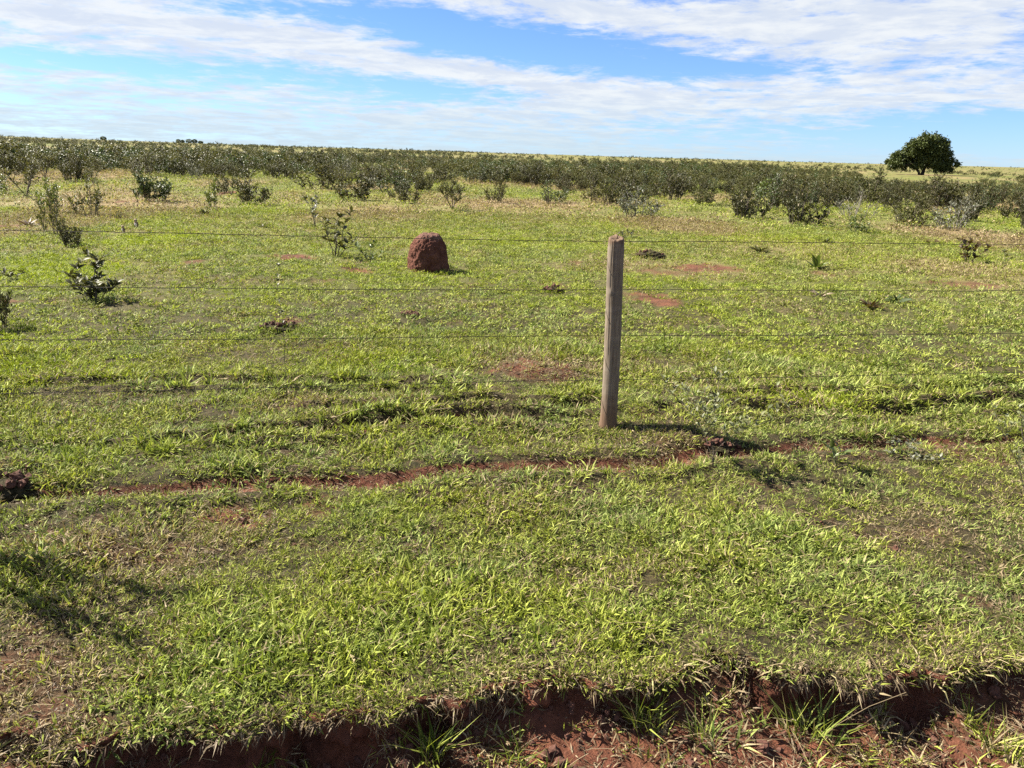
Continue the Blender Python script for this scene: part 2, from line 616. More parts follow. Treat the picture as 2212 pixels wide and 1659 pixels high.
def leaf_out(nt, q, out, col, rough, spec, trans, tcol=None):
    a = principled(nt, q, col, rough, None, spec)
    t = nt.nodes.new('ShaderNodeBsdfTranslucent')
    q.put(t.inputs['Color'], q.mix(1.0, col if tcol is None else tcol, (ALBEDO,) * 3, 'MULTIPLY'))
    mx = nt.nodes.new('ShaderNodeMixShader')
    mx.inputs[0].default_value = trans
    nt.links.new(a, mx.inputs[1])
    nt.links.new(t.outputs[0], mx.inputs[2])
    nt.links.new(mx.outputs[0], out.inputs['Surface'])


def mat_grass():
    m, nt, q, out = new_mat('grass_blades')
    r1, r2 = q.attr('rnd'), q.attr('rnd2')
    dry, lush = q.attr('dry', 'INSTANCER'), q.attr('lush', 'INSTANCER')
    pos = nt.nodes.new('ShaderNodeNewGeometry').outputs['Position']
    patch = q.noise(pos, 1.3, 3, 0.6)
    g = q.mix(q.m('POWER', r1, 1.5), (0.080, 0.118, 0.012), (0.690, 0.740, 0.150))
    g = q.mix(q.remap(patch, 0.40, 0.65), g, q.mix(q.m('POWER', r1, 1.3), (0.060, 0.108, 0.018), (0.560, 0.660, 0.190)))
    g = q.mix(q.m('MULTIPLY', lush, 0.9), g, q.mix(r1, (0.170, 0.250, 0.008), (0.600, 0.680, 0.036)))
    straw = q.mix(q.m('POWER', r1, 1.3), (0.110, 0.062, 0.034), (0.720, 0.580, 0.340))
    thr = q.m('ADD', 0.10, q.m('MULTIPLY', dry, 0.80))
    thr = q.m('SUBTRACT', thr, q.m('MULTIPLY', lush, 0.10))
    c = q.mix(q.remap(q.m('SUBTRACT', thr, r2), -0.04, 0.05), g, straw)
    leaf_out(nt, q, out, c, 0.55, 0.12, 0.32, q.mix(1.0, c, (1.05, 1.1, 0.55), 'MULTIPLY'))
    return m


def mat_straw():
    m, nt, q, out = new_mat('dead_straw')
    r1 = q.attr('rnd')
    c = q.mix(r1, (0.085, 0.050, 0.030), (0.40, 0.31, 0.18))
    leaf_out(nt, q, out, c, 0.6, 0.25, 0.12)
    return m


def mat_leaf(name, dark, light, rough=0.4, spec=0.5, trans=0.22, odd=None, objvar=0.35):
    m, nt, q, out = new_mat(name)
    r1 = q.attr('rnd')
    oi = nt.nodes.new('ShaderNodeObjectInfo').outputs['Random']
    c = q.mix(r1, dark, light)
    c = q.mix(q.m('MULTIPLY', oi, objvar), c, tuple(0.5 * (a + b) * k for a, b, k in zip(dark, light, (1.25, 1.0, 0.9))))
    if odd:
        c = q.mix(q.remap(r1, 0.945, 0.96), c, odd)
    leaf_out(nt, q, out, c, rough, spec, trans, q.mix(1.0, c, (1.2, 1.2, 0.6), 'MULTIPLY'))
    return m


def mat_bark(name, a, b, scale=8):
    m, nt, q, out = new_mat(name)
    pos = nt.nodes.new('ShaderNodeTexCoord').outputs['Object']
    n = q.noise(pos, scale, 5, 0.65)
    c = q.mix(q.remap(n, 0.35, 0.65), a, b)
    nt.links.new(principled(nt, q, c, 0.85, q.bump(n, 0.6, 0.02), 0.2), out.inputs['Surface'])
    return m


def mat_ground():
    m, nt, q, out = new_mat('pasture_soil')
    pos = nt.nodes.new('ShaderNodeNewGeometry').outputs['Position']
    bare, dry, lush, far = q.attr('bare'), q.attr('dry'), q.attr('lush'), q.attr('far')
    n1 = q.noise(pos, 3.0, 6, 0.65)
    n2 = q.noise(pos, 22.0, 6, 0.7)
    n3 = q.noise(pos, 90.0, 3, 0.6)
    soil = q.mix(q.remap(n1, 0.35, 0.68), (0.100, 0.036, 0.021), (0.255, 0.096, 0.056))
    soil = q.mix(q.remap(n2, 0.50, 0.78), soil, (0.24, 0.105, 0.066))
    soil = q.mix(q.remap(n3, 0.56, 0.74), soil, (0.075, 0.028, 0.017))
    thatch = q.mix(q.remap(n2, 0.35, 0.65), (0.036, 0.032, 0.014), (0.095, 0.074, 0.034))
    thatch = q.mix(q.remap(n1, 0.55, 0.75), thatch, (0.125, 0.065, 0.034))
    # far pasture, where blades cannot be told apart
    f1 = q.noise(pos, 0.12, 5, 0.6)
    f2 = q.noise(pos, 1.6, 6, 0.7)
    fg = q.mix(q.remap(f1, 0.36, 0.62), (0.150, 0.172, 0.038), (0.200, 0.185, 0.060))
    fg = q.mix(q.remap(f2, 0.50, 0.75), fg, (0.125, 0.140, 0.040))
    fg = q.mix(dry, fg, (0.330, 0.240, 0.125))
    fg = q.mix(q.m('MULTIPLY', lush, 0.5), fg, (0.26, 0.34, 0.035))
    cover = q.mix(far, thatch, fg)
    c = q.mix(q.remap(q.m('ADD', bare, q.m('MULTIPLY', q.m('SUBTRACT', n2, 0.5), 0.7)), 0.38, 0.92), cover, soil)
    hgt = q.m('ADD', q.m('MULTIPLY', n2, 1.0), q.m('MULTIPLY', n3, 0.35))
    nt.links.new(principled(nt, q, c, 0.92, q.bump(hgt, 0.9, 0.03), 0.15), out.inputs['Surface'])
    return m


def mat_termite():
    m, nt, q, out = new_mat('termite_earth')
    tc = nt.nodes.new('ShaderNodeTexCoord').outputs['Object']
    n1 = q.noise(tc, 5, 5, 0.65)
    n2 = q.noise(tc, 26, 6, 0.7)
    z = q.sep(tc)[2]
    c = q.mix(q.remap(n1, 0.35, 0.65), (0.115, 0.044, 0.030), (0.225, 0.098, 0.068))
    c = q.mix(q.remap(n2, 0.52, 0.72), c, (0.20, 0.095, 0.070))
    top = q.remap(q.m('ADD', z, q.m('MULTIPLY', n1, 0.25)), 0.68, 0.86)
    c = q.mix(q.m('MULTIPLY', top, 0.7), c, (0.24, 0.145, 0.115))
    nt.links.new(principled(nt, q, c, 0.95, q.bump(n2, 1.0, 0.03), 0.1), out.inputs['Surface'])
    return m


def mat_post():
    m, nt, q, out = new_mat('weathered_post_wood')
    tc = nt.nodes.new('ShaderNodeTexCoord').outputs['Object']
    x, y, z = q.sep(tc)[:3]
    lon = q.xyz(q.m('MULTIPLY', x, 1.0), q.m('MULTIPLY', y, 1.0), q.m('MULTIPLY', z, 0.07))
    grain = q.noise(lon, 70, 5, 0.6)
    blot = q.noise(q.xyz(x, y, q.m('MULTIPLY', z, 0.7)), 7, 5, 0.6)
    rings = q.noise(q.xyz(q.m('MULTIPLY', x, .3), q.m('MULTIPLY', y, .3), z), 16, 3, 0.5)
    c = q.mix(q.remap(grain, 0.3, 0.7), (0.175, 0.132, 0.094), (0.340, 0.272, 0.200))
    c = q.mix(q.m('MULTIPLY', q.remap(blot, 0.45, 0.7), 0.55), c, (0.19, 0.160, 0.125))
    c = q.mix(q.m('MULTIPLY', q.remap(rings, 0.5, 0.66), 0.35), c, (0.36, 0.30, 0.235))
    crack = q.remap(q.noise(q.xyz(q.m('MULTIPLY', x, 1.0), q.m('MULTIPLY', y, 1.0), q.m('MULTIPLY', z, 0.03)), 34, 2, 0.4), 0.685, 0.72)
    c = q.mix(crack, c, (0.035, 0.026, 0.020))
    mud = q.remap(q.m('ADD', z, q.m('MULTIPLY', q.m('SUBTRACT', blot, 0.5), 0.22)), 0.06, 0.36, 1.0, 0.0)
    c = q.mix(q.m('MULTIPLY', mud, 0.7), c, (0.185, 0.098, 0.055))
    topm = q.remap(q.m('ADD', z, q.m('MULTIPLY', q.m('SUBTRACT', blot, 0.5), 0.05)), 1.475, 1.51)
    c = q.mix(q.m('MULTIPLY', topm, 0.7), c, (0.20, 0.120, 0.075))
    h = q.m('SUBTRACT', q.m('MULTIPLY', grain, 0.5), crack)
    nt.links.new(principled(nt, q, c, 0.85, q.bump(h, 0.8, 0.006), 0.2), out.inputs['Surface'])
    return m


def mat_plain(name, col, rough=0.6, metal=0.0, var=0.3, scale=40):
    m, nt, q, out = new_mat(name)
    tc = nt.nodes.new('ShaderNodeTexCoord').outputs['Object']
    n = q.noise(tc, scale, 4, 0.6)
    c = q.mix(q.remap(n, 0.3, 0.7), tuple(a * (1 - var) for a in col), tuple(min(1, a * (1 + var)) for a in col))
    s = principled(nt, q, c, rough, None, 0.4)
    s.node.inputs['Metallic'].default_value = metal
    nt.links.new(s, out.inputs['Surface'])
    return m


M = {
    'grass': mat_grass(), 'straw': mat_straw(), 'ground': mat_ground(), 'termite': mat_termite(), 'post': mat_post(),
    'olive': mat_leaf('olive_shrub_leaves', (0.062, 0.072, 0.024), (0.195, 0.202, 0.076), 0.55, 0.15, 0.22, (0.26, 0.22, 0.12)),
    'dark': mat_leaf('dark_leathery_leaves', (0.045, 0.053, 0.019), (0.135, 0.140, 0.050), 0.5, 0.20, 0.18, (0.22, 0.17, 0.09)),
    'glossy': mat_leaf('glossy_green_leaves', (0.040, 0.068, 0.020), (0.130, 0.180, 0.060), 0.45, 0.3, 0.20),
    'fresh': mat_leaf('fresh_green_leaves', (0.085, 0.135, 0.028), (0.210, 0.260, 0.070), 0.42, 0.5, 0.30),
    'brown': mat_leaf('brownish_leaves', (0.070, 0.048, 0.018), (0.160, 0.115, 0.045), 0.5, 0.25, 0.22),
    'dryfan': mat_leaf('dry_fan_leaves', (0.16, 0.12, 0.085), (0.36, 0.28, 0.20), 0.55, 0.3, 0.10),
    'greyleaf': mat_leaf('grey_green_leaves', (0.095, 0.110, 0.070), (0.26, 0.27, 0.18), 0.5, 0.4, 0.2),
    'weedleaf': mat_leaf('muted_weed_leaves', (0.110, 0.135, 0.055), (0.360, 0.390, 0.190), 0.5, 0.3, 0.3),
    'tree': mat_leaf('tree_leaves', (0.040, 0.062, 0.017), (0.150, 0.195, 0.055), 0.5, 0.25, 0.16),
    'twig': mat_bark('shrub_bark', (0.10, 0.080, 0.060), (0.24, 0.20, 0.16), 30),
    'deadtwig': mat_bark('bleached_twigs', (0.22, 0.19, 0.16), (0.42, 0.38, 0.33), 30),
    'bark': mat_bark('tree_bark', (0.040, 0.028, 0.020), (0.110, 0.080, 0.058), 2),
    'stem': mat_plain('green_stem', (0.13, 0.13, 0.05), 0.6),
    'wire': mat_plain('rusty_wire', (0.085, 0.070, 0.050), 0.55, 0.4),
    'clod': mat_plain('red_clods', (0.125, 0.052, 0.033), 0.95, 0, 0.5, 18),
    'owl': mat_plain('owl_plumage', (0.42, 0.28, 0.17), 0.85, 0, 0.55, 60),
    'owlpale': mat_plain('owl_pale_feathers', (1.0, 0.88, 0.70), 0.85, 0, 0.35, 90),
    'owleye': mat_plain('owl_eye', (0.65, 0.42, 0.03), 0.25, 0, 0.05),
    'owldark': mat_plain('owl_dark_feathers', (0.22, 0.14, 0.085), 0.8, 0, 0.3, 80),
    'beak': mat_plain('owl_beak', (0.32, 0.30, 0.18), 0.5, 0, 0.1),
}

# ------------------------------------------------------------------ the ground sheet


def build_ground():
    a = np.concatenate([-np.geomspace(5, 0.93, 26), np.linspace(-0.9, 0.9, 380), np.geomspace(0.93, 5, 26)])
    rows = []   # (tau, profile depth or None)
    lo = -np.geomspace(300, 1.15, 26)
    shelf = np.arange(-1.1, -0.06, 0.014)
    for v in np.concatenate([lo, shelf]):
        rows.append((v, None))
    prof = [(-0.045, 1.0), (-0.022, 0.95), (-0.006, 0.88), (0.004, 0.80), (0.012, 0.72), (0.020, 0.63), (0.026, 0.54), (0.030, 0.45), (0.032, 0.37),
            (0.030, 0.29), (0.024, 0.22), (0.014, 0.16), (0.002, 0.11), (-0.010, 0.07), (-0.014, 0.035), (-0.006, 0.008)]
    for v in prof:
        rows.append(v)
    top = np.concatenate([np.arange(0.012, 4.6, 0.018), 4.6 * 1.028 ** np.arange(1, 236)])
    for v in top:
        rows.append((v, None))
    nr, nc = len(rows), len(a)
    tau = np.array([r[0] for r in rows])
    pd = np.array([np.nan if r[1] is None else r[1] for r in rows])
    T, A = np.meshgrid(tau, a, indexing='ij')
    S = A * (np.abs(T) + 3.0)
    Tt = T + t_lip(S)
    isb = ~np.isnan(pd)
    X = S * ES[0] + Tt * ET[0]
    Y = S * ES[1] + Tt * ET[1]
    Z = np.where(T > 0, top_z(X, Y), shelf_z(S, np.minimum(T, 0)))
    # bank face: from the shelf foot to the lip, with undercut and crumbling
    Sb = S[isb]
    lipx = Sb * ES[0] + (t_lip(Sb) + 0.012) * ET[0]
    lipy = Sb * ES[1] + (t_lip(Sb) + 0.012) * ET[1]
    zt = top_z(lipx, lipy)
    zb = shelf_z(Sb, np.full(Sb.shape, -0.06))
    D = np.broadcast_to(pd[isb][:, None], Sb.shape)
    zz = zt + (zb - zt) * D
    crumb = 0.15 * fbm(Sb * 5.0, zz * 5, octv=3, seed=61) + 0.055 * fbm(Sb * 27, zz * 27, octv=3, seed=62)
    env = np.sin(np.pi * np.clip(D, 0, 1)) ** 0.6
    slope = np.clip(1 - bank_h(Sb) / 0.28, 0, 1)
    off = T[isb] * (1 - slope) + crumb * env
    tt = t_lip(Sb) + off
    X[isb] = Sb * ES[0] + tt * ET[0]
    Y[isb] = Sb * ES[1] + tt * ET[1]
    Z[isb] = zz + 0.012 * fbm(Sb * 31, D * 7, octv=2, seed=63) * env
    bare, dry, lush = ground_attr(X, Y)
    sh = np.broadcast_to((tau < 0)[:, None], bare.shape)
    bare = np.where(sh, 0.82 + 0.3 * fbm(X * 4, Y * 4, octv=3, seed=64), bare)
    bare[isb] = 1.0
    far = sstep(np.hypot(X, Y), 6.5, 22)
    i, j = np.meshgrid(np.arange(nr - 1), np.arange(nc - 1), indexing='ij')
    i, j = i.ravel(), j.ravel()
    f = np.stack([i * nc + j, i * nc + j + 1, (i + 1) * nc + j + 1, (i + 1) * nc + j], 1)
    me = make_mesh('ground', np.stack([X.ravel(), Y.ravel(), Z.ravel()], 1), [f],
                   {'bare': np.clip(bare, 0, 1).ravel(), 'dry': dry.ravel(), 'lush': lush.ravel(), 'far': far.ravel()}, True, M['ground'])
    o = link('ground', me)
    tag(o, kind='structure', label='red earth pasture rising gently to the horizon with a cut bank')


build_ground()

# ------------------------------------------------------------------ instanced ground cover


def blades(rng, n, rad, lmin, lmax, wmin, wmax, lean=(0.2, 1.25), culms=0, straw=0.0, toward=None):
    """a tuft: bent, tapering blades of grass"""
    g = Geo()
    r = rad * np.sqrt(rng.random(n))
    th = rng.random(n) * 2 * math.pi
    base = np.stack([r * np.cos(th), r * np.sin(th), np.full(n, -0.008)], 1)
    az = th + rng.normal(0, 1.3, n) if toward is None else toward + rng.normal(0, 0.75, n)
    L = rng.uniform(lmin, lmax, n)
    W = rng.uniform(wmin, wmax, n) * 0.5
    l1 = rng.uniform(lean[0], lean[1], n)
    l2 = l1 + rng.uniform(0.1, 0.8, n)
    hd = np.stack([np.cos(az), np.sin(az), np.zeros(n)], 1)
    up = np.array([0, 0, 1.0])

    def dirv(l):
        return hd * np.sin(l)[:, None] + up * np.cos(l)[:, None]
    p0 = base
    p1 = p0 + dirv(l1) * (L * 0.38)[:, None]
    p2 = p1 + dirv(l2) * (L * 0.62)[:, None]
    tw = rng.normal(0, 0.5, n)
    sd = np.stack([-np.sin(az), np.cos(az), np.zeros(n)], 1) * np.cos(tw)[:, None] + up * np.sin(tw)[:, None]
    v = np.stack([p0 - sd * (W * .6)[:, None], p0 + sd * (W * .6)[:, None], p1 - sd * W[:, None], p1 + sd * W[:, None], p2], 1)
    b = np.arange(n)[:, None] * 5
    f4 = b + np.array([[0, 1, 3, 2]])
    f3 = b + np.array([[2, 3, 4]])
    r1 = np.repeat(rng.random(n), 5)
    r2 = np.repeat(np.where(rng.random(n) < straw, 0.0, rng.random(n)), 5)
    g.add(v.reshape(-1, 3), f3, f4, rnd=r1, rnd2=r2)
    for _ in range(culms):
        a = rng.random() * 6.28
        l = rng.uniform(.7, 1.5) * lmax
        b0 = np.array([rng.normal(0, rad * .5), rng.normal(0, rad * .5), 0])
        ln = rng.uniform(0.2, 1.3)
        d = np.array([math.cos(a) * math.sin(ln), math.sin(a) * math.sin(ln), math.cos(ln)])
        k = np.linspace(0, 1, 4)[:, None]
        pts = b0 + d * l * k + np.array([math.cos(a), math.sin(a), -0.6]) * (k ** 2) * l * 0.25
        g.tube(pts, [wmin * .22] * 4, 3, False, rnd=rng.uniform(.3, 1), rnd2=0.0)
    return g


def instancer(name, pts, rot, scl, var, extra, protos, mat):
    """one object: many small copies on points (geometry nodes)"""
    pc = bpy.data.collections.new(name + '_prototypes')
    for i, me in enumerate(protos):
        pc.objects.link(bpy.data.objects.new('%s_proto_%02d' % (name, i), me))
    me = bpy.data.meshes.new(name)
    me.vertices.add(len(pts))
    me.vertices.foreach_set('co', np.asarray(pts, np.float32).ravel())
    a = me.attributes.new('rot', 'FLOAT_VECTOR', 'POINT')
    a.data.foreach_set('vector', np.asarray(rot, np.float32).ravel())
    a = me.attributes.new('scl', 'FLOAT_VECTOR', 'POINT')
    a.data.foreach_set('vector', np.asarray(scl, np.float32).ravel())
    a = me.attributes.new('var', 'INT', 'POINT')
    a.data.foreach_set('value', np.asarray(var, np.int32))
    for k, v in extra.items():
        a = me.attributes.new(k, 'FLOAT', 'POINT')
        a.data.foreach_set('value', np.asarray(v, np.float32))
    me.materials.append(mat)
    o = link(name, me)
    ng = bpy.data.node_groups.new(name, 'GeometryNodeTree')
    ng.interface.new_socket('Geometry', in_out='INPUT', socket_type='NodeSocketGeometry')
    ng.interface.new_socket('Geometry', in_out='OUTPUT', socket_type='NodeSocketGeometry')
    gi = ng.nodes.new('NodeGroupInput')
    go = ng.nodes.new('NodeGroupOutput')
    ip = ng.nodes.new('GeometryNodeInstanceOnPoints')
    ci = ng.nodes.new('GeometryNodeCollectionInfo')
    ci.inputs['Collection'].default_value = pc
    ci.inputs['Separate Children'].default_value = True
    ci.inputs['Reset Children'].default_value = True
    ip.inputs['Pick Instance'].default_value = True

    def na(nm, typ):
        n = ng.nodes.new('GeometryNodeInputNamedAttribute')
        n.data_type = typ
        n.inputs['Name'].default_value = nm
        return n.outputs['Attribute']
    L = ng.links.new
    L(gi.outputs[0], ip.inputs['Points'])
    L(ci.outputs[0], ip.inputs['Instance'])
    L(na('var', 'INT'), ip.inputs['Instance Index'])
    L(na('rot', 'FLOAT_VECTOR'), ip.inputs['Rotation'])
    L(na('scl', 'FLOAT_VECTOR'), ip.inputs['Scale'])
    L(ip.outputs[0], go.inputs[0])
    md = o.modifiers.new('scatter', 'NODES')
    md.node_group = ng
    return o


def wedge(rng, n, d0, d1, az=0.80, power=1.0):
    """random points of the pasture in front of the camera"""
    u = rng.random(n)
    d = np.sqrt(d0 * d0 + u * (d1 * d1 - d0 * d0)) if power == 1.0 else (d0 ** power + u * (d1 ** power - d0 ** power)) ** (1 / power)
    a = rng.uniform(-az, az, n)
    return d * np.sin(a), d * np.cos(a)


def build_grass():
    rng = np.random.default_rng(11)
    protos = []
    for i in range(8):      # near turf
        wm = (0.55, 0.8, 1.0, 1.25, 1.0, 0.65, 1.3, 0.9)[i]
        protos.append(blades(rng, int(22 / wm ** .5), 0.070, 0.026 / wm ** .3, 0.068 / wm ** .3, 0.0052 * wm, 0.0110 * wm, (0.35, 1.45), 1 if i % 3 == 0 else 0).mesh('turf_a%d' % i, M['grass']))
    for i in range(4):      # longer leafy tufts
        protos.append(blades(rng, 20, 0.045, 0.05, 0.11, 0.006, 0.012, (0.05, 1.1), 1).mesh('turf_b%d' % i, M['grass']))
    for i in range(5):      # mid turf
        protos.append(blades(rng, 54, 0.17, 0.035, 0.085, 0.008, 0.018, (0.45, 1.45), 1).mesh('turf_c%d' % i, M['grass']))
    for i in range(4):      # far turf
        protos.append(blades(rng, 70, 0.50, 0.05, 0.11, 0.018, 0.042, (0.5, 1.4), 0).mesh('turf_d%d' % i, M['grass']))
    for i in range(3):      # tall thin dry grass
        protos.append(blades(rng, 14, 0.10, 0.12, 0.30, 0.004, 0.008, (0.02, 0.55), 5, 0.8).mesh('turf_e%d' % i, M['grass']))
    for i in range(4):      # turf spilling over the lip
        protos.append(blades(rng, 24, 0.06, 0.03, 0.09, 0.005, 0.010, (0.6, 1.8), 1, 0.2, -math.pi / 2).mesh('turf_f%d' % i, M['grass']))
    P, ROT, SCL, VAR, DR, LU = [], [], [], [], [], []

    def put(x, y, z, var, sc, dry, lush, tilt=0.25, szz=None):
        n = len(x)
        P.append(np.stack([x, y, z], 1))
        ROT.append(np.stack([rng.normal(0, tilt, n), rng.normal(0, tilt, n), rng.uniform(0, 6.28, n)], 1))
        SCL.append(np.stack([sc, sc, sc if szz is None else szz], 1))
        VAR.append(var)
        DR.append(dry)
        LU.append(lush)

    # near: from the lip of the bank to 10 m
    x, y = wedge(rng, 30000, 2.0, 9.5)
    xa, ya = wedge(rng, 6000, 2.0, 4.6)
    x, y = np.concatenate([x, xa]), np.concatenate([y, ya])
    s, t = to_st(x, y)
    tau = t - t_lip(s)
    ok = tau > -0.005
    x, y, s, tau = x[ok], y[ok], s[ok], tau[ok]
    bare, dry, lush = ground_attr(x, y)
    keep = rng.random(len(x)) > np.clip(bare * 1.0 - 0.06, 0, 0.93)
    x, y, tau, bare, dry, lush = [q[keep] for q in (x, y, tau, bare, dry, lush)]
    z = top_z(x, y)
    var = rng.integers(0, 8, len(x))
    tall = 0.9 + 0.75 * fbm(x * 1.7, y * 1.7, octv=4, seed=141)
    lg = (rng.random(len(x)) < (0.08 + 0.16 * lush)) & (tau > 0.12)
    var = np.where(lg, rng.integers(8, 12, len(x)), var)
    d = np.hypot(x, y)
    sc = rng.uniform(0.75, 1.25, len(x)) * np.clip(tall, .5, 1.7) * np.where(lg, 0.8, 1.0) * (1 + 0.03 * (d - 3)) * (0.62 + 0.38 * sstep(tau, 0.0, 0.35))
    # ranker tussocks on the shoulders of the ruts
    s2, t2 = to_st(x, y)
    rk = np.zeros(len(x))
    for poly, dep, w, b in RUT_ST[1:]:
        qd = seg_dist(s2, t2 + 0.06 * fbm(s2 * 2.1, t2 * 2.1, octv=3, seed=77), poly)
        rk = np.maximum(rk, np.exp(-((qd - 2.0 * w) / (0.8 * w)) ** 2))
    rk = (rk > 0.5) & (rng.random(len(x)) < 0.35) & (fbm(x * 2.1, y * 2.1, octv=2, seed=143) > -0.05)
    var = np.where(rk, rng.integers(8, 12, len(x)), var)
    sc = np.where(rk, rng.uniform(0.9, 1.5, len(x)), sc)
    put(x, y, z, var, sc, dry, lush * (0.45 + 0.55 * sstep(d, 5, 9)))
    # turf edge hanging over the lip
    ss = rng.uniform(-3.0, 3.0, 420)
    tt = t_lip(ss) + rng.uniform(-0.015, 0.05, 420)
    x, y = ss * ES[0] + tt * ET[0], ss * ES[1] + tt * ET[1]
    ok = rng.random(420) < 0.5 + 0.5 * sstep(ss, -1.5, 0)
    x, y = x[ok], y[ok]
    b, dr, lu = ground_attr(x, y)
    put(x, y, top_z(x, y) - 0.008, rng.integers(0, 8, len(x)), rng.uniform(.6, 1.0, len(x)), np.maximum(dr, 0.5), lu * .3, 0.5)
    ss = rng.uniform(-3.0, 3.0, 300)
    ss = ss[rng.random(300) < np.clip(0.3 - 1.8 * fbm(ss * 1.9, ss * 0, octv=3, seed=172), 0.1, 1)]
    n = len(ss)
    tt = t_lip(ss) + rng.uniform(-0.02, 0.03, n)
    x, y = ss * ES[0] + tt * ET[0], ss * ES[1] + tt * ET[1]
    P.append(np.stack([x, y, top_z(x, y) - rng.random(n) ** 2 * 0.05], 1))
    ROT.append(np.stack([rng.normal(0, .25, n), rng.normal(0, .25, n), AL + rng.normal(0, .6, n)], 1))
    sc = rng.uniform(.6, 1.2, n)
    SCL.append(np.stack([sc, sc, sc], 1))
    VAR.append(rng.integers(24, 28, n))
    DR.append(np.full(n, .25))
    LU.append(np.zeros(n))
    # the shelf in front of the bank: sparse
    ss = rng.uniform(-2.6, 2.6, 1500)
    ta = -rng.random(1500) * 0.95
    cl = fbm(ss * 2.6, ta * 2.6, octv=2, seed=151)
    ok = rng.random(1500) < 0.30 + 0.8 * sstep(cl, -0.15, 0.3)
    ss, ta = ss[ok], ta[ok]
    tt = t_lip(ss) + ta
    x, y = ss * ES[0] + tt * ET[0], ss * ES[1] + tt * ET[1]
    put(x, y, shelf_z(ss, ta), rng.integers(0, 12, len(x)), rng.uniform(.6, 1.1, len(x)), np.full(len(x), .55), np.zeros(len(x)), 0.3)
    # mid
    x, y = wedge(rng, 32000, 8.6, 31)
    bare, dry, lush = ground_attr(x, y)
    keep = rng.random(len(x)) > np.clip(bare * 1.1, 0, 0.96)
    x, y, dry, lush = [q[keep] for q in (x, y, dry, lush)]
    d = np.hypot(x, y)
    put(x, y, top_z(x, y), rng.integers(12, 17, len(x)), rng.uniform(.7, 1.25, len(x)) * (0.85 + 0.010 * (d - 9)), dry, lush)
    # far
    x, y = wedge(rng, 15000, 29, 82)
    bare, dry, lush = ground_attr(x, y)
    keep = rng.random(len(x)) > np.clip(bare * 1.1, 0, 0.9)
    x, y, dry, lush = [q[keep] for q in (x, y, dry, lush)]
    put(x, y, top_z(x, y), rng.integers(17, 21, len(x)), rng.uniform(.7, 1.3, len(x)), dry, lush)
    # tall dry grass in the straw-coloured patches
    x, y = wedge(rng, 26000, 4.5, 75, power=1.5)
    bare, dry, lush = ground_attr(x, y)
    keep = rng.random(len(x)) < np.clip(dry * 1.2 - 0.35, 0.004, .9) * (0.12 + 0.88 * sstep(np.hypot(x, y), 5.5, 9))
    x, y, dry, lush = [q[keep] for q in (x, y, dry, lush)]
    d = np.hypot(x, y)
    put(x, y, top_z(x, y), rng.integers(21, 24, len(x)), rng.uniform(.5, 1.0, len(x)) * (0.7 + 0.004 * d), np.full(len(x), .9), lush * 0, 0.15)
    o = instancer('grass', np.concatenate(P), np.concatenate(ROT), np.concatenate(SCL), np.concatenate(VAR),
                  {'dry': np.concatenate(DR), 'lush': np.concatenate(LU)}, protos, M['grass'])
    tag(o, kind='stuff', label='short yellow-green pasture grass covering the field', cat='grass')


build_grass()


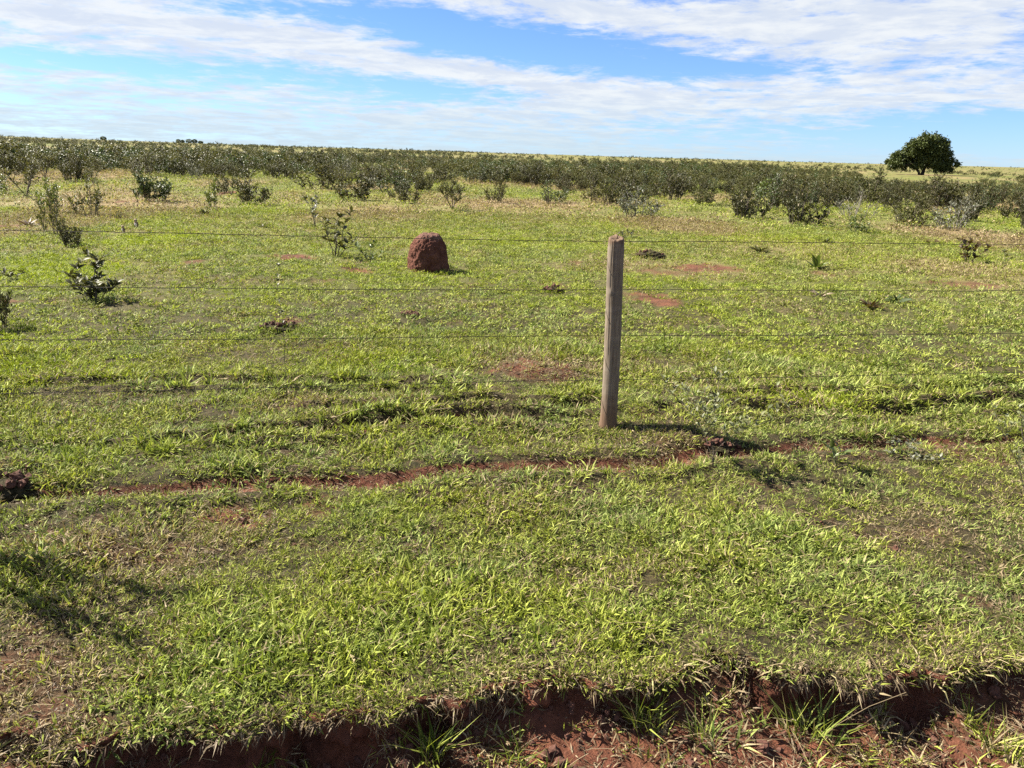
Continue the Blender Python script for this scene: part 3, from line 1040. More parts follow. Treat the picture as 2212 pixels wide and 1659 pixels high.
def build_litter():
    rng = np.random.default_rng(23)
    protos = []
    for i in range(5):       # flat dead blades and stems
        g = blades(rng, 16, 0.07, 0.02, 0.055, 0.003, 0.007, (1.1, 1.6), 2)
        protos.append(g.mesh('litter_%d' % i, M['straw']))
    for i in range(4):       # hanging roots and runners
        g = Geo()
        for _ in range(6):
            a, l = rng.normal(0, 0.9), 0.03 + 0.10 * rng.random() ** 2
            k = np.linspace(0, 1, 6)[:, None]
            b0 = np.array([rng.normal(0, 0.05), rng.normal(0, 0.012), 0.01])
            side = np.array([math.sin(a), -rng.uniform(0.1, 0.5), 0])
            pts = b0 + side * l * k * 0.7 + np.array([0, 0, -1.0]) * l * k ** 1.6 + rng.normal(0, 0.006, (6, 3))
            g.tube(pts, np.linspace(0.0016, 0.0007, 6), 3, False, rnd=rng.random(), rnd2=0)
        protos.append(g.mesh('roots_%d' % i, M['straw']))
    for i in range(5):       # matted turf edge hanging over the lip
        g = blades(rng, 30, 0.05, 0.02, 0.07, 0.0022, 0.005, (1.1, 2.3), 1, 0, -math.pi / 2)
        protos.append(g.mesh('mat_%d' % i, M['straw']))
    P, ROT, SCL, VAR = [], [], [], []
    x, y = wedge(rng, 16000, 2.0, 9.0)
    s, t = to_st(x, y)
    tau = t - t_lip(s)
    bare, dry, lush = ground_attr(x, y)
    keep = (tau > 0.0) & (rng.random(len(x)) < 0.12 + 0.75 * bare + 0.25 * dry)
    x, y = x[keep], y[keep]
    n = len(x)
    P.append(np.stack([x, y, top_z(x, y) + 0.006], 1))
    ROT.append(np.stack([rng.normal(0, .12, n), rng.normal(0, .12, n), rng.uniform(0, 6.28, n)], 1))
    VAR.append(rng.integers(0, 5, n))
    SCL.append(np.repeat(rng.uniform(.6, 1.2, n)[:, None], 3, 1))
    # shelf
    n = 2200
    ss = rng.uniform(-2.8, 2.8, n)
    ta = -rng.random(n) * 1.0
    ok = rng.random(n) < 0.45 + 0.5 * sstep(-ss, 0.2, 1.2) + 0.3 * fbm(ss * 3, ta * 3, seed=161)
    ss, ta = ss[ok], ta[ok]
    n = len(ss)
    tt = t_lip(ss) + ta
    P.append(np.stack([ss * ES[0] + tt * ET[0], ss * ES[1] + tt * ET[1], shelf_z(ss, ta) + 0.008], 1))
    ROT.append(np.stack([rng.normal(0, .2, n), rng.normal(0, .2, n), rng.uniform(0, 6.28, n)], 1))
    VAR.append(rng.integers(0, 5, n))
    SCL.append(np.repeat(rng.uniform(.6, 1.5, n)[:, None], 3, 1))
    # bank
    n = 420
    ss = rng.uniform(-2.8, 2.8, n)
    ss = ss[rng.random(n) < np.clip(0.1 + 1.6 * fbm(ss * 3.1, ss * 0, octv=2, seed=171), 0, 1)]
    n = len(ss)
    tt = t_lip(ss) + rng.uniform(-0.025, 0.01, n)
    x, y = ss * ES[0] + tt * ET[0], ss * ES[1] + tt * ET[1]
    P.append(np.stack([x, y, top_z(x, y) - rng.random(n) ** 2 * 0.08], 1))
    ROT.append(np.stack([rng.normal(0, .15, n), rng.normal(0, .2, n), AL + rng.normal(0, .5, n)], 1))
    VAR.append(rng.integers(5, 9, n))
    SCL.append(np.repeat(rng.uniform(.6, 1.3, n)[:, None], 3, 1))
    n = 620
    ss = rng.uniform(-2.8, 2.8, n)
    ss = ss[rng.random(n) < np.clip(0.12 + 1.5 * fbm(ss * 1.9, ss * 0, octv=3, seed=172), 0.03, 0.8)]
    n = len(ss)
    tt = t_lip(ss) + rng.uniform(-0.012, 0.035, n)
    x, y = ss * ES[0] + tt * ET[0], ss * ES[1] + tt * ET[1]
    P.append(np.stack([x, y, top_z(x, y) - rng.random(n) * 0.03 + .008], 1))
    ROT.append(np.stack([rng.normal(0, .2, n), rng.normal(0, .25, n), AL + rng.normal(0, .6, n)], 1))
    VAR.append(rng.integers(9, 14, n))
    SCL.append(np.repeat(rng.uniform(.6, 1.35, n)[:, None], 3, 1))
    o = instancer('straw_litter', np.concatenate(P), np.concatenate(ROT), np.concatenate(SCL), np.concatenate(VAR), {}, protos, M['straw'])
    tag(o, kind='stuff', label='dead straw, stems and hanging roots along the cut earth bank', cat='straw')


build_litter()


def clod_mesh(rng, name):
    g = Geo()
    n1, n2 = 5, 7
    v = [[0, 0, 1.0]]
    for i in range(1, n1):
        for j in range(n2):
            a, b = math.pi * i / n1, 2 * math.pi * j / n2
            v.append([math.sin(a) * math.cos(b), math.sin(a) * math.sin(b), math.cos(a)])
    v.append([0, 0, -1.0])
    v = np.array(v)
    v *= (1 + rng.normal(0, 0.24, len(v)))[:, None]
    v *= np.array([1, rng.uniform(.7, 1), rng.uniform(.55, .8)])
    f3, f4 = [], []
    for j in range(n2):
        f3.append([0, 1 + j, 1 + (j + 1) % n2])
        e = 1 + (n1 - 2) * n2
        f3.append([len(v) - 1, e + (j + 1) % n2, e + j])
    for i in range(n1 - 2):
        for j in range(n2):
            b = 1 + i * n2
            f4.append([b + j, b + n2 + j, b + n2 + (j + 1) % n2, b + (j + 1) % n2])
    g.add(v, f3, f4)
    return g.mesh(name, M['clod'])


CLOD_RNG = np.random.default_rng(31)
CLODS = [clod_mesh(CLOD_RNG, 'clod_%d' % i) for i in range(5)]


def build_clods():
    rng = np.random.default_rng(37)
    x, y = wedge(rng, 14000, 2.2, 11)
    s, t = to_st(x, y)
    bare, dry, lush = ground_attr(x, y)
    tau = t - t_lip(s)
    keep = (tau > 0.02) & (rng.random(len(x)) < np.clip(bare - .3, 0, 1) * 0.8)
    x, y = x[keep], y[keep]
    z = top_z(x, y)
    n = 1500
    ss = rng.uniform(-2.8, 2.8, n)
    ta = -rng.random(n) ** 1.6 * 0.9
    tt = t_lip(ss) + ta
    x = np.concatenate([x, ss * ES[0] + tt * ET[0]])
    y = np.concatenate([y, ss * ES[1] + tt * ET[1]])
    z = np.concatenate([z, shelf_z(ss, ta)])
    n = len(x)
    sc = np.exp(rng.normal(math.log(0.008), 0.55, n))
    sc = np.clip(sc, .003, .03)
    lumps = (rng.random(n) < 0.10) & (np.arange(n) > n - 1500)
    sc = np.where(lumps, np.minimum(sc * rng.uniform(1.3, 2, n), .02), sc)
    o = instancer('soil_crumbs', np.stack([x, y, z + sc * .2], 1), rng.uniform(-3, 3, (n, 3)), np.repeat(sc[:, None], 3, 1), rng.integers(0, 5, n), {}, CLODS, M['clod'])
    tag(o, kind='stuff', label='crumbs and clods of red earth on the bare soil', cat='soil')


build_clods()

# ------------------------------------------------------------------ fence
POST_P, POST_MPP = place(1313, 921)


def build_fence():
    t = link('wire_fence', None, None, POST_P)
    tag(t, 'wire fence with one grey round wooden post and four thin strands', 'fence')
    # post
    g = Geo()
    hh, n, m = 1.53, 110, 110
    lean = np.array([-0.018, -0.004])
    V = []
    for i in range(n):
        k = i / (n - 1)
        z = -0.25 + (hh + 0.25) * k
        r = 0.0665 - 0.003 * k + 0.010 * math.exp(-max(z, 0) / 0.05)
        a = np.arange(m) * 2 * math.pi / m
        rr = r * (1 + 0.030 * fbm(np.cos(a) * 1.6, np.sin(a) * 1.6, np.full(m, z * 4.0), octv=3, seed=201) + 0.008 * np.cos(2 * a + 0.8))
        for ga, gz0, gz1, gd in ((-2.15, .55, 1.6, .007), (-1.62, .1, .95, .005), (-1.25, .8, 1.6, .009), (-0.72, .3, 1.25, .006), (-1.9, 1.2, 1.6, .006)):
            gz = sstep(z, gz0, gz0 + .12) * (1 - sstep(z, gz1 - .12, gz1))
            da = np.abs((a - (ga + .05 * math.sin(z * 5 + ga * 9)) + math.pi) % (2 * math.pi) - math.pi)
            rr = rr - 0.55 * gd * gz * np.exp(-(da / .035) ** 2)
        for ka, kz in ((-1.5, .62), (-2.2, 1.12), (-0.9, .95)):
            da = np.abs((a - ka + math.pi) % (2 * math.pi) - math.pi)
            rr = rr + .005 * np.exp(-(da / .16) ** 2 - ((z - kz) / .018) ** 2)
        cx = lean[0] * z + 0.006 * math.sin(z * 3.1)
        cy = lean[1] * z
        zz = np.full(m, z)
        if i > n - 6:
            rr = rr * (1 - 0.07 * (i - (n - 6)) / 5)
            zz = zz + (i > n - 4) * 0.016 * fbm(np.cos(a) * 2, np.sin(a) * 2, octv=2, seed=203) + 0.012 * np.sin(a)
        V.append(np.stack([cx + rr * np.cos(a), cy + rr * np.sin(a), zz], 1))
    # broken top
    for q, dz in ((0.72, 0.008), (0.4, -0.004), (0.12, -0.010)):
        rr = 0.058 * q
        zz = hh + dz + 0.014 * np.sin(a) + 0.016 * fbm(np.cos(a) * 3 * q, np.sin(a) * 3 * q, octv=3, seed=205)
        V.append(np.stack([cx + rr * np.cos(a), cy + rr * np.sin(a), zz], 1))
    nr = len(V)
    i, j = np.meshgrid(np.arange(nr - 1), np.arange(m), indexing='ij')
    i, j = i.ravel(), j.ravel()
    f4 = np.stack([i * m + j, i * m + (j + 1) % m, (i + 1) * m + (j + 1) % m, (i + 1) * m + j], 1)
    vv = np.concatenate(V + [np.array([[cx, cy, hh - 0.012]])])
    f3 = [[(nr - 1) * m + k, (nr - 1) * m + (k + 1) % m, nr * m] for k in range(m)]
    g.add(vv, f3, f4)
    link('post', g.mesh('post', M['post'], True), t)
    # wires: run in the upright plane through the post along the fence direction, on the far side of the post
    nrm = np.array([ET[0], ET[1], 0.0])
    off = 0.066

    def on_plane(px, py):
        v = ray_dir(px, py)
        c = np.array([0, 0, H])
        k = ((POST_P + nrm * off - c) @ nrm) / (v @ nrm)
        return c + v * k
    rng = np.random.default_rng(41)
    dirs = np.array([ES[0], ES[1], 0])
    for wi, (yl, ym, yr) in enumerate([(498, 521.5, 528), (620, 627, 627.5), (735, 726, 720), (850, 820, 805)]):
        a, b, c = on_plane(0, yl), on_plane(1325, ym), on_plane(2212, yr)
        sa, sb, sc = [(q - POST_P) @ dirs for q in (a, b, c)]
        S = np.linspace(-14, 14, 360)
        zl = a[2] + (b[2] - a[2]) * (S - sa) / (sb - sa)
        zr = b[2] + (c[2] - b[2]) * (S - sb) / (sc - sb)
        Z = np.where(S < sb, zl, zr)
        Z = Z + 0.004 * np.sin(S * 1.3 + wi) + 0.0015 * rng.normal(0, 1, len(S))
        off2 = 0.0
        P = np.stack([nrm[0] * (off + off2) + dirs[0] * S, nrm[1] * (off + off2) + dirs[1] * S, Z - POST_P[2]], 1)
        g = Geo()
        g.tube(P, 0.0023, 5)
        # second strand twisted round the first, and barbs
        ph = S * 55
        S2 = np.linspace(-9, 9, 1500)
        base = np.stack([np.interp(S2, S, P[:, 0]), np.interp(S2, S, P[:, 1]), np.interp(S2, S, P[:, 2])], 1)
        tw = np.stack([nrm[0] * np.cos(S2 * 42) * .0022, nrm[1] * np.cos(S2 * 42) * .0022, np.sin(S2 * 42) * .0022], 1)
        g.tube(base + tw, 0.0013, 3)
        w = link('wire', g.mesh('wire', M['wire']), t)
        gb = Geo()
        for sx in np.arange(-8.9, 9, 0.145) + rng.normal(0, .01, 124)[:len(np.arange(-8.9, 9, 0.145))]:
            p = np.array([np.interp(sx, S, P[:, k]) for k in range(3)])
            an = rng.uniform(0, 3.14)
            d = np.array([nrm[0] * math.cos(an), nrm[1] * math.cos(an), math.sin(an)]) * 0.014 + dirs * rng.normal(0, .004)
            gb.tube([p - d, p, p + d], [0.0006, 0.0020, 0.0006], 3, False)
        tag(link('barbs', gb.mesh('barbs', M['wire']), w), kind='stuff')
        # staple on the post
        gs = Geo()
        zz = np.interp(sb, S, P[:, 2])
        pc = np.array([nrm[0] * (off - .004), nrm[1] * (off - .004), zz])
        q = [pc + np.array([0, 0, -0.012]), pc + nrm * 0.012 + np.array([0, 0, -0.010]), pc + nrm * 0.015, pc + nrm * 0.012 + np.array([0, 0, 0.010]), pc + np.array([0, 0, 0.012])]
        gs.tube(q, 0.002, 5)
        link('staple', gs.mesh('staple', M['wire']), t)


build_fence()

# ------------------------------------------------------------------ termite mound and small earth heaps


def dome_mesh(name, w, dpt, h, mat, seed, lump=0.06, power=3.2, rows=90, cols=130, skew=0.0):
    i, j = np.meshgrid(np.arange(rows + 1), np.arange(cols), indexing='ij')
    k = i / rows
    a = 2 * math.pi * j / cols
    ph = (1 - k) * math.pi / 2
    # super-ellipse profile: steep sides, rounded crown
    rr = np.abs(np.cos(math.pi / 2 * (1 - k))) if False else (1 - np.clip(1 - k, 0, 1) ** power) ** (1 / power)
    zz = (1 - k)
    x, y = np.cos(a) * rr, np.sin(a) * rr
    n = 0.9 * fbm(x * 2.0, y * 2.0, zz * 2.4, octv=3, seed=seed) + 0.55 * np.abs(fbm(x * 5, y * 5, zz * 6, octv=3, seed=seed + 5)) + 0.35 * fbm(x * 13, y * 13, zz * 15, octv=3, seed=seed + 9)
    ridge = 0.5 * fbm(np.cos(a) * 4, np.sin(a) * 4, zz * 0.8, octv=2, seed=seed + 13)
    f = 1 + lump * (n * 1.6 + ridge) * np.minimum(1, k * 6 + 0.25)
    X = (x * f * w / 2) + skew * (1 - zz)
    Y = y * f * dpt / 2
    Z = zz * h * (1 + lump * 0.7 * n) - 0.03
    v = np.stack([X.ravel(), Y.ravel(), Z.ravel()], 1)
    i, j = i[:-1].ravel(), j[:-1].ravel()
    f4 = np.stack([i * cols + j, (i + 1) * cols + j, (i + 1) * cols + (j + 1) % cols, i * cols + (j + 1) % cols], 1)
    return make_mesh(name, v, [f4], None, True, mat)


p, mpp = place(922, 588)
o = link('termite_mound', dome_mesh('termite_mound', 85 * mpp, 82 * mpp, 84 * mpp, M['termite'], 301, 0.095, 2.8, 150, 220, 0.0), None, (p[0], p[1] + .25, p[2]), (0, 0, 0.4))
tag(o, 'red brown rounded termite mound standing in the grass', 'termite mound')

HEAPS = [
    (887, 681, 52, 22, 'small crumbly red earth heap in front of the termite mound'),
    (606, 706, 110, 30, 'low broad brown earth heap left of the small crumbly heap'),
    (1197, 626, 60, 24, 'small reddish earth heap just left of the fence post'),
    (1405, 551, 80, 26, 'low earth heap with reddish top behind the fence post at right'),
    (10, 1055, 170, 70, 'dark dug-out earth heap cut by the left edge of the picture'),
    (1545, 958, 90, 22, 'dug earth and dead grass heap right of the post foot'),
]
rng = np.random.default_rng(53)
for k, (px, py, wpx, hpx, lab) in enumerate(HEAPS):
    p, mpp = place(px, py)
    t = link('earth_heap', None, None, p - np.array([0, 0, 0.01]))
    tag(t, lab, 'earth heap', 'little earth heaps in the pasture')
    w, h = wpx * mpp * .8, hpx * mpp
    link('soil', dome_mesh('heap_soil', w, w * .8, h * 0.5, M['ground'], 320 + k, 0.30, 1.5, 24, 44), t)
    n = 16
    for q in range(n):
        a, r = rng.random() * 6.28, math.sqrt(rng.random()) * 0.46
        s = rng.uniform(.012, .035) + .012 * w
        zz = h * 0.5 * (1 - (2 * r) ** 1.7) ** (1 / 1.7) if r < .49 else 0
        link('clod', CLODS[q % 5], t, (r * math.cos(a) * w, r * math.sin(a) * w * .8, max(0, zz - .01)), rng.uniform(-3, 3, 3), float(s))

# ------------------------------------------------------------------ leaves and shrubs


def leaf_shape(L, W, fold=0.25, droop=0.15, seg=3):
    """leaf along +Y from the origin, folded on its midrib"""
    ys = np.linspace(0, 1, seg + 2) if seg else np.array([0, 0.45, 1.0])
    wd = np.sin(np.pi * ys ** 0.85) * W * 0.5
    if seg == 0:
        v = [[-W / 2, .45 * L, .1 * W], [0, 0, 0], [W / 2, .45 * L, .1 * W], [0, L, -droop * L]]
        return np.array(v), np.array([[0, 1, 2, 3]])
    v = []
    for y, w in zip(ys, wd):
        z = -droop * L * y * y
        v += [[-w, y * L, z + fold * w], [0, y * L, z], [w, y * L, z + fold * w]]
    f = []
    for i in range(len(ys) - 1):
        b = 3 * i
        f += [[b, b + 1, b + 4, b + 3], [b + 1, b + 2, b + 5, b + 4]]
    return np.array(v), np.array(f)


def frame_from(d, roll):
    """matrices turning +Y into direction d (n,3)"""
    d = d / (np.linalg.norm(d, axis=1)[:, None] + 1e-9)
    up = np.tile([0.0, 0.0, 1.0], (len(d), 1))
    x = np.cross(d, up)
    bad = np.linalg.norm(x, axis=1) < 1e-3
    x[bad] = [1, 0, 0]
    x /= np.linalg.norm(x, axis=1)[:, None]
    z = np.cross(x, d)
    c, s = np.cos(roll)[:, None], np.sin(roll)[:, None]
    x2 = x * c + z * s
    z2 = -x * s + z * c
    return np.stack([x2, d, z2], 2)


def shrub_skeleton(rng, h, w, stems=5, bare=0.25, twigs=7, upright=0.5, lean=0.0, spread=0.0):
    """stem polylines and leaf-bearing twig sites (point, direction)"""
    tubes, sites = [], []
    for s in range(stems):
        a = 2 * math.pi * (s + rng.random() * 0.8) / stems
        f = math.sqrt((s + rng.random()) / stems) if spread else rng.uniform(0.35, 1.0)
        reach = w * 0.5 * f
        ht = h * rng.uniform(0.72, 1.0) * (1 - (0.62 if spread else 0.25) * f * f)
        k = np.linspace(0, 1, 7)
        r = reach * (spread * f + (1 - spread * f) * k ** (0.8 + upright))
        pts = np.stack([np.cos(a) * r + lean * h * k, np.sin(a) * r, ht * k], 1) + rng.normal(0, 0.018 * h, (7, 3)) * k[:, None]
        tubes.append((pts, np.linspace(0.014, 0.004, 7) * max(h, .4)))
        for q in range(twigs):
            u = rng.uniform(bare, 1.0)
            i = min(5, int(u * 6))
            p0 = pts[i] + (pts[i + 1] - pts[i]) * (u * 6 - i)
            ta = rng.random() * 6.28
            d = np.array([math.cos(ta), math.sin(ta), rng.uniform(0.0, 0.9) + (0.25 if spread else upright)])
            d /= np.linalg.norm(d)
            l = rng.uniform(0.10, 0.26) * min(w, h * 1.3)
            kk = np.linspace(0, 1, 4)[:, None]
            tp = p0 + d * l * kk + np.array([0, 0, 0.12 * l]) * kk ** 2
            tubes.append((tp, np.linspace(0.0045, 0.002, 4) * max(h, .4)))
            sites.append(tp)
        sites.append(pts[3:7])
    return tubes, sites


def leaf_sites(rng, sites, per, L, upright=0.6):
    P, D = [], []
    for tp in sites:
        n = max(2, int(per * rng.uniform(.7, 1.3)))
        u = np.sort(rng.uniform(0.1, 1.0, n)) * (len(tp) - 1)
        i = np.minimum(u.astype(int), len(tp) - 2)
        p = tp[i] + (tp[i + 1] - tp[i]) * (u - i)[:, None]
        ax = tp[-1] - tp[0]
        ax = ax / (np.linalg.norm(ax) + 1e-9)
        a = np.arange(n) * 2.4 + rng.random() * 6
        rad = np.stack([np.cos(a), np.sin(a), rng.uniform(-.1, .4, n)], 1)
        d = rad + ax * rng.uniform(0.3, 1.0, n)[:, None] + np.array([0, 0, upright]) * rng.uniform(0.3, 1.2, n)[:, None]
        P.append(p)
        D.append(d)
    return np.concatenate(P), np.concatenate(D)


def shrub_meshes(name, seed, h, w, stems, twigs, per, L, leafmat, twigmat='twig', bare=0.25, upright=0.5, seg=1, lean=0.0, wl=0.45, sides=4, spread=0.8):
    rng = np.random.default_rng(seed)
    tubes, sites = shrub_skeleton(rng, h, w, stems, bare, twigs, upright, lean, spread)
    gs = Geo()
    for pts, rad in tubes:
        gs.tube(pts, rad, sides, False)
    P, D = leaf_sites(rng, sites, per, L)
    n = len(P)
    lv, lf = leaf_shape(1.0, wl, 0.3, 0.18, seg)
    mats = frame_from(D, rng.normal(0, .5, n))
    sc = L * rng.uniform(.65, 1.2, n)
    V = np.einsum('nij,kj->nki', mats, lv) * sc[:, None, None] + P[:, None, :]
    f = (np.arange(n)[:, None, None] * len(lv) + lf[None]).reshape(-1, 4)
    gl = Geo()
    gl.add(V.reshape(-1, 3), None, f, rnd=np.repeat(rng.random(n), len(lv)))
    return gs.mesh(name + '_stems', M[twigmat], True), gl.mesh(name + '_foliage', M[leafmat])


GEN = {}


def get_shrub(kind):
    """meshes of a metre-high shrub, shared between alike shrubs"""
    if kind in GEN:
        return GEN[kind]
    st, v = kind
    sd = 500 + v * 7 + hash_str(st)
    if st == 'scrub':
        r = shrub_meshes('scrub', sd, 1.0, 1.25, 12, 9, 9, 0.092, ('olive', 'dark', 'olive')[v % 3], 'twig', 0.06, 0.5, 1)
    elif st == 'scrubfresh':
        r = shrub_meshes('scrub', sd, 1.0, 1.2, 11, 8, 8, 0.088, 'glossy', 'twig', 0.06, 0.5, 1)
    elif st == 'round':
        r = shrub_meshes('round', sd, 1.0, 1.9, 22, 9, 10, 0.11, 'glossy', 'twig', 0.03, 0.3, 1)
    elif st == 'loose':
        r = shrub_meshes('loose', sd, 1.0, 1.0, 8, 7, 7, 0.10, 'olive', 'twig', 0.12, 0.5, 1)
    elif st == 'legs':
        r = shrub_meshes('legs', sd, 1.0, 1.1, 4, 16, 9, 0.075, 'olive', 'twig', 0.40, 0.4, 1, spread=0.0)
    elif st == 'fresh':
        r = shrub_meshes('fresh', sd, 1.0, 0.9, 8, 7, 7, 0.12, 'fresh', 'twig', 0.1, 0.5, 1)
    elif st == 'pale':
        r = shrub_meshes('pale', sd, 1.0, 1.5, 13, 8, 7, 0.10, 'greyleaf', 'deadtwig', 0.05, 0.4, 1)
    elif st == 'bare':
        r = shrub_meshes('bare', sd, 1.0, 1.6, 9, 12, 2, 0.07, 'greyleaf', 'deadtwig', 0.1, 0.4, 1)
    elif st == 'darkbush':
        r = shrub_meshes('darkbush', sd, 1.0, 1.3, 14, 9, 10, 0.095, 'dark', 'twig', 0.04, 0.5, 1)
    GEN[kind] = r
    return r


def hash_str(s):
    return sum(ord(c) * (i + 3) for i, c in enumerate(s)) % 400


BOX = {}


def mesh_box(me):
    if me.name not in BOX:
        c = np.empty(len(me.vertices) * 3, np.float32)
        me.vertices.foreach_get('co', c)
        c = c.reshape(-1, 3)
        BOX[me.name] = (float(np.percentile(c[:, 2], 95)), float(np.percentile(np.hypot(c[:, 0], c[:, 1]), 95)) * 2)
    return BOX[me.name]


def put_shrub(kind, p, h, w, rz, label, group=None, name='shrub', cat='shrub'):
    a, b = get_shrub(kind)
    bh, bw = mesh_box(b)
    t = link(name, None, None, p - np.array([0, 0, 0.02 * h]), (0, 0, rz), (w / bw, w / bw, h / bh))
    tag(t, label, cat, group)
    link('stems', a, t)
    link('foliage', b, t)
    return t


SHRUBS = [  # style, variant, base px, py, height px, width px, label
    ('darkbush', 0, 148, 532, 52, 62, 'dark leafy low shrub with a long shadow, left of the two owls'),
    ('loose', 1, 116, 506, 88, 54, 'tall narrow grey-green shrub rising behind the dark low shrub at left'),
    ('fresh', 2, 112, 462, 72, 52, 'yellow-green leafy shrub behind the tall narrow shrub at left'),
    ('loose', 3, 197, 465, 72, 76, 'loose shrub with silvery leaves left of the round bush'),
    ('round', 0, 325, 434, 52, 104, 'dense round glossy green bush at the left on open grass'),
    ('legs', 1, 57, 424, 76, 88, 'small tree-like shrub with thin trunk near the left edge'),
    ('fresh', 4, 8, 418, 36, 40, 'bright green low shrub cut by the left edge beside the tree-like shrub'),
    ('fresh', 5, 462, 452, 62, 38, 'slim light green shrub between the round bush and the dark bushy shrub'),
    ('scrub', 7, 540, 441, 62, 80, 'bushy shrub with silvery leaf glints standing in front of the scrub at left'),
    ('loose', 4, 258, 474, 18, 16, 'little brownish dead shrub behind the owls'),
    ('darkbush', 3, 775, 433, 48, 92, 'dark twiggy bush on the grass, left of centre at the scrub edge'),
    ('scrub', 9, 700, 408, 46, 110, 'broad dark bush at the scrub edge left of the dark twiggy bush'),
    ('legs', 4, 977, 453, 66, 78, 'shrub on two thin bare trunks above the termite mound'),
    ('scrub', 12, 1075, 438, 48, 52, 'small dark shrub right of the shrub with bare trunks'),
    ('scrubfresh', 1, 1190, 438, 42, 78, 'low spreading green shrub between the mound and the post, at the scrub edge'),
    ('loose', 6, 1280, 437, 40, 60, 'small loose shrub at the scrub edge just left of the post top'),
    ('pale', 0, 1370, 466, 50, 100, 'pale green-grey bush standing above the top of the fence post'),
    ('scrub', 15, 1525, 443, 42, 74, 'dark shrub adjoining the double bush right of the post'),
    ('darkbush', 6, 1608, 470, 55, 92, 'dark double bush on open grass right of the post'),
    ('darkbush', 9, 1727, 486, 66, 98, 'tall dark dense bush with a shadow on its right, right half of the field'),
    ('bare', 0, 1845, 470, 52, 92, 'bleached dry twiggy shrub right of the tall dark dense bush'),
    ('fresh', 8, 1850, 502, 36, 52, 'low light green shrub in front of the bleached twiggy shrub'),
    ('scrub', 18, 1965, 487, 62, 98, 'dark leaning shrub below the lone tree'),
    ('pale', 2, 2065, 495, 54, 106, 'wide low silvery shrub, right of the dark leaning shrub'),
    ('darkbush', 12, 2212, 492, 46, 40, 'dark shrub cut by the right edge of the picture'),
    ('fresh', 11, 1650, 425, 36, 50, 'light green shrub peeping out of the scrub behind the dark double bush'),
    ('scrubfresh', 3, 860, 418, 52, 90, 'greener shrub at the scrub edge right of the dark twiggy bush'),
    ('legs', 7, 1880, 452, 48, 60, 'thin-stemmed shrub behind the bleached twiggy shrub'),
]
rng = np.random.default_rng(61)
PLACED = []
for st, v, px, py, hp, wp, lab in SHRUBS:
    p, mpp = place(px, py)
    h, w = hp * mpp, wp * mpp
    put_shrub((st, v % 3), p, h, w, rng.random() * 6.28, lab, 'separate shrubs in front of the scrub')
    PLACED.append((p[0], p[1], w * .5))

# bush at the left edge whose shadow lies on the grass, and one just outside the frame
p, mpp = place(-22, 712)
put_shrub(('darkbush', 1), p, 125 * mpp, 80 * mpp, 1.0, 'dark leafy bush mostly hidden by the left edge, near the fence wires', None)


put_shrub(('legs', 2), np.array([-2.88, 3.5, 0.0]), 1.15, 0.75, 2.0, 'leafy shrub just beyond the left edge, shading the near grass', None)


def mass_density(x, y):
    d = np.hypot(x, y)
    az = np.arctan2(x, y)
    front = 44 + 5 * fbm(az * 9, d * 0 + 1, octv=3, seed=71) - 6 * sstep(az, 0.12, 0.45) - 2 * sstep(-az, .1, .5)
    back = 108 + 20 * fbm(az * 5, d * 0 + 7, octv=3, seed=72) - 6 * sstep(az, 0.1, 0.5)
    q = (0.16 * sstep(d, front - 7, front - 4) + 0.84 * sstep(d, front, front + 15)) * (1 - sstep(d, back - 12, back + 14))
    patch = sstep(fbm(x * 0.13, y * 0.06, octv=3, seed=73), -0.30, 0.12)
    sparse = 0.17 * sstep(d, back - 10, back + 20) * (0.15 + sstep(fbm(x * 0.02, y * 0.008, octv=3, seed=74), -0.1, 0.4))
    return np.maximum(q * (0.12 + 0.88 * patch), sparse)


def scrub_label(st, x, y, h):
    a = math.degrees(math.atan2(x, y))
    what = {'scrub': 'olive leafy shrub', 'darkbush': 'dense dark shrub', 'scrubfresh': 'greener shrub', 'legs': 'thin-trunked shrub', 'pale': 'pale grey-green shrub'}[st]
    where = ('by the left edge' if a < -28 else 'above the owls' if a < -22 else 'behind the saplings' if a < -11 else 'behind the termite mound' if a < -2
             else 'between mound and post' if a < 5 else 'behind the post' if a < 12 else 'right of the post' if a < 20 else 'left of the lone tree' if a < 26 else 'under the lone tree' if a < 30 else 'at the right edge')
    row = 'in the front row of the scrub' if math.hypot(x, y) < 50 else 'in the second rank of the scrub' if math.hypot(x, y) < 56 else 'deeper inside the scrub'
    size = 'tall' if h > 1.25 else 'middling' if h > .85 else 'low'
    return '%s %s %s, %s' % (size, what, row, where)


